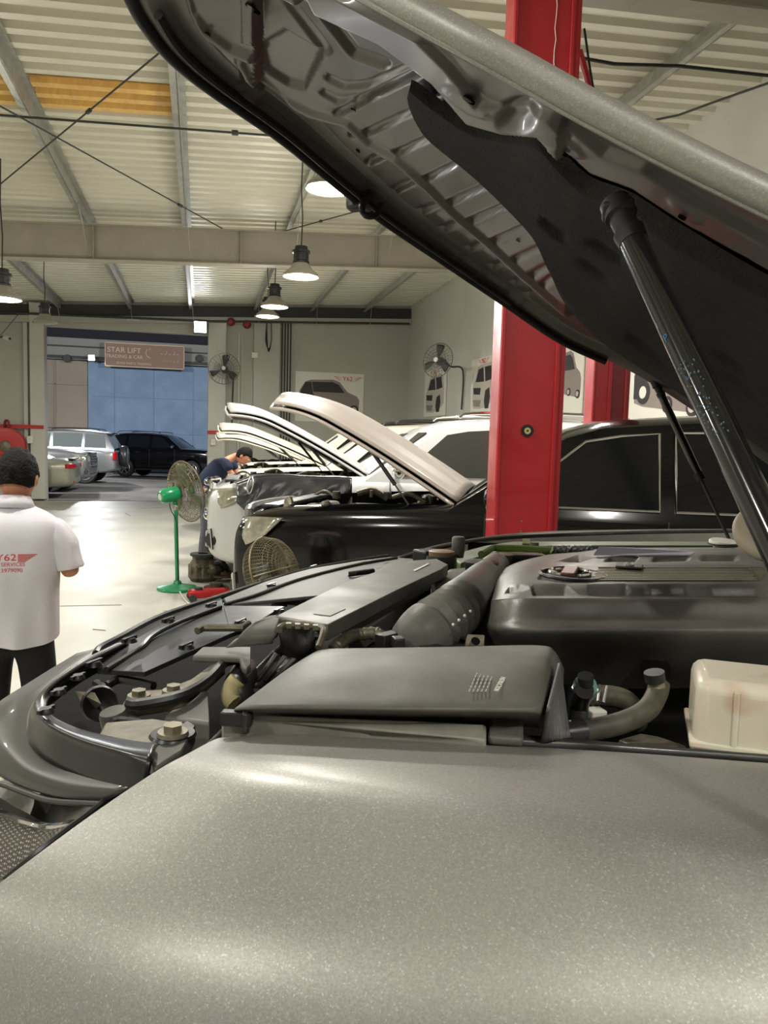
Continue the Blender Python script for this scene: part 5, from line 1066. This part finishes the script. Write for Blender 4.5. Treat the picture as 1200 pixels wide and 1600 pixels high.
bb = BVHTree.FromPolygons([p for r_ in base for p in r_], [(i*NV+j, i*NV+j+1, (i+1)*NV+j+1, (i+1)*NV+j) for i in range(NU-1) for j in range(NV-1)])
def onhood(x, y, off=.004, tree=None):
    h = (tree or hb).ray_cast(CAM, ray(x, y).normalized())
    return (h[0] if h[0] else at(x, y, 1.5))-hn*off
# outer skin
rows = []
for i in range(0, NU, 3):
    a_, b_ = ne[i], oe[i]; r_ = (b_-a_).normalized(); row = []
    for s, o_ in ((0, 0), (-.004, -.001), (-.009, .004), (-.011, .010), (-.009, .017), (0, .023), (.03, .030)): row.append(a_+r_*s+hn*o_)
    for k in range(1, 12): t = k/12; row.append((a_+r_*.03).lerp(b_-r_*.03, t)+hn*(.030+.03*sin(pi*t)))
    for s, o_ in ((-.03, .028), (-.01, .025), (.004, .018), (.006, .01), (0, 0)): row.append(b_+r_*s+hn*o_)
    rows.append(row)
bon = C('bonnet', G().grid(rows), mPaint, ang=180, sol=.0015)
C('bonnet_hem', G().tube([p-hn*.001 for p in ne[::3]], .0028, 8), mPaint, bon)
# front seal and dark edge
C('bonnet_seal', G().tube([oe[i]-hn*.008-(oe[i]-ne[i]).normalized()*.006 for i in range(14, 300, 3)], .0085, 10), mRub, bon)
C('bonnet_seal', G().tube([oe[i]-hn*.004-(oe[i]-ne[i]).normalized()*.035 for i in range(34, 250, 3)], .006, 8), mRub, bon)
# insulation pad
U_ = [(640, 130), (655, 138), (700, 172), (740, 195), (795, 208), (845, 210), (878, 245), (920, 282), (985, 308), (1060, 356), (1200, 438), (1400, 540)]
W_ = [(640, 130), (645, 165), (670, 215), (725, 265), (785, 320), (835, 375), (858, 430), (880, 475), (930, 530), (1000, 578), (1120, 655), (1310, 790)]
ua = spl([(x, y, 0) for x, y in U_], 80); wa = spl([(x, y, 0) for x, y in W_], 80); rows = []
for i in range(80):
    row = []
    for j in range(50):
        t = j/49; q = ua[i].lerp(wa[i], t); p = onhood(q.x, q.y, 0, bb)
        e = min(1, j/4, (49-j)/4, i/3); b_ = .006*noise.noise(V((q.x*.010, q.y*.010, 1)))
        for gx, gy, ga in ((950, 390, 30), (930, 420, 26), (1010, 540, 30), (1140, 560, 30), (870, 350, 24), (1160, 600, 30)):
            du = (q.x-gx)*.8+(q.y-gy)*.6; dv = -(q.x-gx)*.6+(q.y-gy)*.8
            if abs(du) < ga+8 and abs(dv) < 9: b_ -= .006*(1-sstep(3, 9, abs(dv)))*(1-sstep(ga-6, ga+6, abs(du)))
        row.append(p-hn*(-.004+.010*e+b_*e))
    rows.append(row)
C('insulation_pad', G().grid(rows), mat('black_felt', (40, 37, 35), .8, var=.3, vscale=40, bump=.6, bscale=300, spec=.3), bon, ang=180, fix=False)
# striker
p = onhood(566, 308, .01); k = C('bonnet_striker', G().box(p+hn*.0, (.045, .03, .03), RM), mFlat, bon, bevel=.006)
a_ = at(570, 312, 1.37); g = G()
g.tube(spl([a_, at(566, 330, 1.37), at(574, 338, 1.37), at(588, 336, 1.38), at(596, 320, 1.40)], 20), .0055, 8); g.tube(spl([at(577, 300, 1.38), at(566, 318, 1.36), at(565, 330, 1.36)], 12), .0055, 8)
C('striker_loop', g, mBlk, k)
# holes and bolts on the flange
for x, y, r_ in ((735, 153, .0062), (885, 238, .0028), (1068, 336, .0038)): C('drain_hole', G().lathe([(0, 0), (r_, 0), (r_, .002)], onhood(x, y, .0012), -hn, 20), mVoid, inner)
C('hole_plug', G().lathe([(0, 0), (.009, 0), (.009, .002)], onhood(398, 8, .003), -hn, 20), mVoid, inner)
for x, y in ((325, 52), (553, 170), (560, 235), (810, 375)): C('drain_hole', G().lathe([(0, 0), (.004, 0), (.004, .001)], onhood(x, y, .001), -hn, 14), mVoid, inner)
# gas struts
def strut(a, b_, R, rod_t, l_cap, name='gas_strut', lab=None):
    d = (b_-a).normalized(); k = C(name, G().cyl(a+d*.03, a.lerp(b_, rod_t), R, n=28), mat('strut_black_enamel', (15, 16, 18), .16, coat=1))
    if rod_t < 1: C('strut_rod', G().cyl(a.lerp(b_, rod_t), b_, R*.42), mDark, k); C('end_collar', G().cyl(a.lerp(b_, rod_t)-d*R*1.5, a.lerp(b_, rod_t)+d*R*.5, R*1.12), mRub, k)
    g = G().tube([a+d*.04, a+d*.028, a+d*.026, a+d*.010, a+d*.008, a-d*.008, a-d*.012], [R*1.05, R*1.15, R*.9, R*.95, R*1.2, R*1.15, R*.6], 20); C('ball_socket', g, mRub, k, ang=30)
    return k, d
a_ = at(966, 328, .655); b0 = at(1194, 812, .515); b_ = a_+(b0-a_)*1.85
k, d = strut(a_, b_, .0115, 1.0, .03)
C('ball_socket', G().box(a_+d*.0, (.026, .020, .018), RM @ Matrix.Rotation(.5, 3, 'X')), mRub, k, bevel=.004)
C('mount_bolt', G().cyl(onhood(990, 306, -.004), onhood(990, 306, .016), .0105, n=24).cyl(onhood(990, 306, .016), onhood(990, 306, .020), .0075, n=6), mat('bracket_beige_metal', (150, 142, 124), .4, metal=.5), k)
side = d.cross(V(CAM)-a_.lerp(b0, .55)).normalized(); tow = (CAM-a_.lerp(b0, .5)).normalized(); tow = (tow-d*tow.dot(d)).normalized()
mPrint = mat('faint_blue_print', (64, 92, 108), .5); mP2 = mat('blue_mark', (52, 120, 170), .5)
def on_tube(s, ang): return a_+d*s+(tow*cos(ang)-side*sin(ang))*.0116
L_ = (b0-a_).length
sgn = 1 if (topx(a_+side*.01)[0] > topx(a_)[0]) else -1
pc = a_+d*L_*.475+(tow*cos(.75)-side*sgn*sin(.75))*.0118
text('printed_mark', 'P', TM(pc, side*sgn*cos(.75)+tow*sin(.75), -d), .009, mP2, k, world=True, ext=.0002)
pcs = G()
random.seed(11)
for q in range(60):
    s = L_*(.56+.22*random.random()); an = random.uniform(-.9, .3); p = a_+d*s+(tow*cos(an)+side*sgn*sin(an))*.0116; pcs.bar(p, p+d*random.uniform(.0008, .002), .0009, .0003, up=tow)
C('printed_letters', pcs, mPrint, k, smooth=False)
a2 = at(1025, 600, 2.12); b2 = at(1139, 842, 2.02); k, d2 = strut(a2, b2, .0105, .62, .03); C('mount_bolt', G().cyl(a2, a2+V((.03, .02, .03)), .008), mDark, k)
# paper sheet lying over the far side of the engine
g = G().prism([onz(*p) for p in ((928, 866, 1.462), (936, 854, 1.475), (1030, 857, 1.47), (1086, 862, 1.465), (1080, 866, 1.462), (1000, 867, 1.462))], (0, 0, -.002))
tag(ob('paper_sheet', g, mat('lilac_paper', (176, 172, 186), .6)), 'crumpled pale lilac paper sheet lying behind the engine cover', 'paper')
# ------------------------------------------------------------------ people
def skinmesh(name, vs_, es, rad, m, parent, sub=2, rootv=0):
    me = bpy.data.meshes.new(name); me.from_pydata([tuple(v) for v in vs_], es, []); o = bpy.data.objects.new(name, me); col.objects.link(o)
    md = o.modifiers.new('k', 'SKIN'); md.use_smooth_shade = True; md.branch_smoothing = .4
    for i, r_ in enumerate(rad): s = me.skin_vertices[0].data[i]; s.radius = r_ if isinstance(r_, tuple) else (r_, r_); s.use_root = (i == rootv)
    u = o.modifiers.new('u', 'SUBSURF'); u.levels = sub; u.render_levels = sub
    apply_mods(o); o.data.materials.clear(); o.data.materials.append(m); o.data.polygons.foreach_set('use_smooth', [True]*len(o.data.polygons)); o.parent = parent; return o
def hand(V_, E_, R_, wrist_i, wr, d, up, side):
    """palm and five bent fingers as chains rooted at the wrist vertex"""
    d, up, side = V(d).normalized(), V(up).normalized(), V(side).normalized()
    def addv(p, r_, par): V_.append(p); R_.append(r_); E_.append((par, len(V_)-1)); return len(V_)-1
    palm = addv(wr+d*.045, (.036, .018), wrist_i); knk = addv(wr+d*.075, (.036, .014), palm)
    for k, (o_, L_) in enumerate(((-.030, .062), (-.010, .072), (.010, .068), (.029, .055))):
        a_ = wr+d*.088+side*o_; i1 = addv(a_, .0095, knk); i2 = addv(a_+d*L_*.42-up*.012, .009, i1); i3 = addv(a_+d*L_*.62-up*.036, .008, i2); addv(a_+d*L_*.58-up*.055, .0065, i3)
    t1 = addv(wr+d*.03-side*.04, .011, palm); t2 = addv(wr+d*.055-side*.055-up*.02, .0095, t1); addv(wr+d*.075-side*.05-up*.036, .008, t2)
def head(c, fwd, R, parent, hairm=mHair, sc=1.0, up=(0, 0, 1)):
    f = V(fwd).normalized(); u = V(up); s = f.cross(u).normalized(); u = s.cross(f); M = Matrix((s, f, u)).transposed(); c = V(c); g = G(); rows = []
    for i in range(25):
        t = pi*i/24; row = []
        for j in range(32):
            a_ = 2*pi*j/32; x, y, z = sin(t)*cos(a_), sin(t)*sin(a_), cos(t)
            X = x*.074*(1-.18*max(0, -z)); Y = y*.094*(1-.12*max(0, -z)) + (.012*max(0, -z)*(y > 0)); Z = z*.112
            if y > .85 and abs(x) < .35: Z *= 1; Y += .018*math.exp(-((z+.12)/.14)**2)*math.exp(-(x/.16)**2)
            if y > .6: Y -= .008*math.exp(-((z-.12)/.1)**2)*math.exp(-((abs(x)-.38)/.16)**2); Y += .005*math.exp(-((z+.45)/.07)**2)*math.exp(-(x/.3)**2)
            row.append(c+M @ (V((X, Y, Z))*sc))
        rows.append(row)
    g.grid(rows, closeu=True)
    h = ob('head', g, mSkin, parent, ang=180)
    for q in (-1, 1):
        ob('ear', G().ball(c+M @ (V((q*.078, -.008, -.008))*sc), (.010*sc, .019*sc, .031*sc), 14, R=M), mSkin, h)
        ob('eye', G().ball(c+M @ (V((q*.030, .082, .012))*sc), .011*sc, 10), mPap, h)
        ob('eyebrow', G().tube([c+M @ (V((q*(.016+.009*k), .091-.003*k, .032+.002*(k % 2)))*sc) for k in range(4)], .004*sc, 6), hairm, h)
    ob('mouth', G().tube([c+M @ (V((.011*k, .088-.002*k*k, -.05))*sc) for k in range(-2, 3)], .003*sc, 6), mat('lips', (150, 84, 76), .5), h)
    rows = []
    for i in range(22):
        t = pi*.66*i/21; row = []
        for j in range(40):
            a_ = 2*pi*j/40; x, y, z = sin(t)*cos(a_), sin(t)*sin(a_), cos(t)
            lim = .30 if y > .35 else (-.62 if y < -.2 else .0)
            lim = -.66 + (.98)*sstep(-.45, .55, y)
            tt = min(t, math.acos(max(-1, min(1, lim)))); x, y, z = sin(tt)*cos(a_), sin(tt)*sin(a_), cos(tt)
            n_ = 1.0+.055*noise.noise(V((x*6, y*6, z*6)))+.05*noise.noise(V((x*17, y*17, z*17)))+.03*noise.noise(V((x*37, y*37, z*30)))
            e = .115+.05*(z > 0)
            k_ = (1+e)*n_ if t <= tt+1e-6 else 1.02
            row.append(c+M @ (V((x*.075*k_*(1-.18*max(0, -z)*.6), y*.094*k_-.004, z*.112*k_+.004))*sc))
        rows.append(row)
    ob('hair', G().grid(rows, closeu=True), hairm, h, ang=180)
    return h
# man in the white polo
p = at(20, 760, 3.2); man = root('person', (p.x, p.y, 0), radians(-4), 'person seen from behind in a white polo shirt with red print, looking down', 'person')
vb = [V((0, .0, .93)), V((0, .01, 1.15)), V((0, 0, 1.28)), V((0, .02, 1.375)), V((0, .035, 1.42))]; eb_ = [(0, 1), (1, 2), (2, 3), (3, 4)]; rb = [(.12, .08), (.12, .08), (.095, .065), (.050, .052), (.05, .055)]
def addc(par, pts, rs_):
    for q, r_ in zip(pts, rs_): vb.append(V(q)); rb.append(r_); eb_.append((par, len(vb)-1)); par = len(vb)-1
    return par
for s in (1, -1):
    w_i = addc(2, [(s*.14, 0, 1.235), (s*.195, -.005, 1.165), (s*.230, -.01, 1.075), (s*.20, .10, 1.10), (s*.13, .22, 1.17)], [.042, .042, .038, .036, .025])
    hand(vb, eb_, rb, w_i, vb[w_i], (-s*.5, .8, .25), (0, 0, 1), (s*.85, .5, 0))
    addc(0, [(s*.09, 0, .86), (s*.10, .01, .48), (s*.10, -.02, .09), (s*.11, .10, .035)], [.08, .055, .038, .034])
skinmesh('body', vb, eb_, rb, mSkin, man)
h = head((0, .062, 1.468), (0, .93, -.36), 0, man, sc=.98, up=(0, .36, .93))
rg = []
for z, rx, ry, cy in ((.79, .172, .118, .0), (.80, .174, .12, .0), (.88, .172, .12, .0), (.98, .172, .122, 0), (1.08, .178, .124, 0), (1.17, .190, .122, 0), (1.24, .194, .115, 0), (1.29, .180, .10, 0), (1.325, .135, .082, .005), (1.348, .085, .068, .012), (1.36, .066, .062, .018)):
    row = []
    for j in range(72):
        a_ = 2*pi*j/72; e = 2.4; c_, s_ = cos(a_), sin(a_); x = rx*abs(c_)**(2/e)*(1 if c_ > 0 else -1); y = ry*abs(s_)**(2/e)*(1 if s_ > 0 else -1)
        fo = (1.30-z)*1.4 if z < 1.30 else 0; n_ = .013*fo*sin(x*34+1.2+z*7)+.012*fo*noise.noise(V((x*9, y*6, z*4)))+.006*fo*sin(x*60-z*9)
        row.append(V((x, y+cy-(n_ if s_ < 0 else -n_), z+.012*sin(a_*2+1)*(z < .85))))
    rg.append(row)
tor = surf([r_+[r_[0]] for r_ in rg], 145, 60); tor = [r_[:-1] for r_ in tor]
sh_ = ob('polo_shirt', G().grid(tor, closeu=True), mShirt, man, ang=180, sol=.004)
for s in (1, -1):
    rows = []
    for c_, r0, dr in (((s*.10, 0, 1.262), .052, (s*.9, 0, -.25)), ((s*.155, 0, 1.245), .062, (s*.75, 0, -.5)), ((s*.192, -.004, 1.205), .060, (s*.4, 0, -1)), ((s*.212, -.008, 1.15), .056, (s*.25, 0, -1)), ((s*.228, -.010, 1.10), .055, (s*.2, 0, -1)), ((s*.228, -.010, 1.10), .048, (s*.2, 0, -1))):
        u, w_ = frame(V(dr)); u2 = V((0, 1, 0)); w2 = V(dr).normalized().cross(u2).normalized()
        rows.append([V(c_)+(u2*cos(2*pi*j/24)+w2*sin(2*pi*j/24))*(r0*(1+.05*sin(j*1.7+c_[2]*30))) for j in range(24)])
    ob('sleeve', G().grid([r_ for r_ in surf([r_+[r_[0]] for r_ in rows], 49, 24)]), mShirt, sh_, ang=180, sol=.003)
rows = [[V((.062*k*cos(2*pi*j/40), .058*k*sin(2*pi*j/40)+cy, z+.010*sin(2*pi*j/40)*-1)) for j in range(40)] for k, cy, z in ((1.0, .018, 1.352), (.98, .020, 1.385), (1.02, .018, 1.392), (1.16, .012, 1.375), (1.34, .006, 1.345))]
ob('collar', G().grid(rows, closeu=True), mShirt, sh_, sol=.004)
tb = BVHTree.FromPolygons([p_ for r_ in tor for p_ in r_], [(i*144+j, i*144+(j+1) % 144, (i+1)*144+(j+1) % 144, (i+1)*144+j) for i in range(59) for j in range(144)])
def onback(q):
    h_ = tb.ray_cast(V((q.x, -.5, q.z)), V((0, 1, 0))); return V((q.x, (h_[0].y if h_[0] else -.12)-.0035, q.z))
fm = lambda x, z: TM((x, -.3, z), (1, 0, 0), (0, 0, 1))
text('back_print', 'Y62', fm(.008, 1.155), .038, mTextR, sh_, proj=onback, ext=0, sx=1.25)
text('back_print', 'CARS SERVICES', fm(.078, 1.127), .022, mTextR, sh_, proj=onback, ext=0, sx=1.0, align='RIGHT')
text('back_print', '3979090', fm(.028, 1.103), .023, mTextR, sh_, proj=onback, ext=0, sx=1.0)
g = G()
for k in range(6):
    z = 1.169-.0055*k; x1 = .072-.008*k
    pts_ = [V((.05+(x1)*i/10, 0, z)) for i in range(11)]; vv = []
    for q in pts_: vv += [onback(q), onback(q-V((0, 0, .0032)))]
    g.add(vv, [(2*i, 2*i+1, 2*i+3, 2*i+2) for i in range(10)])
ob('back_print_wing', g, mTextR, sh_, smooth=False, fix=False)
tv = [V((0, 0, .92)), V((0, 0, .86))]; te = [(0, 1)]; tr2 = [(.155, .11), (.15, .11)]
for s in (1, -1):
    par = 1
    for q, r_ in (((s*.085, 0, .78), .092), ((s*.10, .01, .48), .070), ((s*.105, -.01, .28), .062), ((s*.11, -.01, .05), .062)): tv.append(V(q)); tr2.append(r_); te.append((par, len(tv)-1)); par = len(tv)-1
skinmesh('trousers', tv, te, tr2, mTrou, man)
for s in (1, -1): ob('shoe', G().ball((s*.11, .06, .035), (.048, .135, .04), 16), mBlk, man)
# man bending over the far car
p = at(322, 740, 10.2); m2_ = root('person', (p.x, p.y, 0), radians(-12), 'person in a navy shirt bending over the front of the white cars', 'person')
vb = [V((0, 0, 1.0)), V((.14, 0, 1.24)), V((.30, 0, 1.42)), V((.37, 0, 1.46)), V((.42, 0, 1.46))]; eb_ = [(0, 1), (1, 2), (2, 3), (3, 4)]; rb = [(.08, .10), (.07, .10), (.06, .07), .045, .05]
for s in (1, -1):
    w_i = addc(2, [(.28, s*.17, 1.38), (.36, s*.20, 1.24), (.44, s*.17, 1.14), (.62, s*.10, 1.14)], [.036, .042, .038, .026])
    hand(vb, eb_, rb, w_i, vb[w_i], (1, 0, -.1), (0, 0, 1), (0, s, 0))
    addc(0, [(0, s*.09, .9), (.03, s*.10, .5), (-.02, s*.10, .09), (.1, s*.11, .035)], [.085, .06, .04, .035])
skinmesh('body', vb, eb_, rb, mSkin, m2_)
head((.50, -.02, 1.455), (.75, -.1, -.6), 0, m2_, sc=1.0, up=(.6, 0, .75))
mNavy = mat('navy_shirt', (28, 38, 62), .85)
sv = [V((-.03, 0, 1.0)), V((.08, 0, 1.17)), V((.18, 0, 1.30)), V((.30, 0, 1.42)), V((.28, .17, 1.39)), V((.36, .21, 1.26)), V((.28, -.17, 1.39)), V((.36, -.21, 1.26))]
skinmesh('shirt', sv, [(0, 1), (1, 2), (2, 3), (3, 4), (4, 5), (3, 6), (6, 7)], [(.13, .17), (.125, .17), (.12, .17), (.10, .12), .075, .062, .075, .062], mNavy, m2_)
tv = [V((0, 0, 1.0)), V((0, 0, .9))]; te = [(0, 1)]; tr2 = [(.13, .16), (.12, .15)]
for s in (1, -1):
    par = 1
    for q, r_ in (((.01, s*.09, .8), .095), ((.03, s*.10, .5), .075), ((-.01, s*.105, .28), .065), ((-.02, s*.11, .05), .062)): tv.append(V(q)); tr2.append(r_); te.append((par, len(tv)-1)); par = len(tv)-1
skinmesh('trousers', tv, te, tr2, mat('grey_trousers', (92, 94, 104), .85), m2_)
for s in (1, -1): ob('shoe', G().ball((.06, s*.11, .035), (.135, .048, .04), 16), mBlk, m2_)
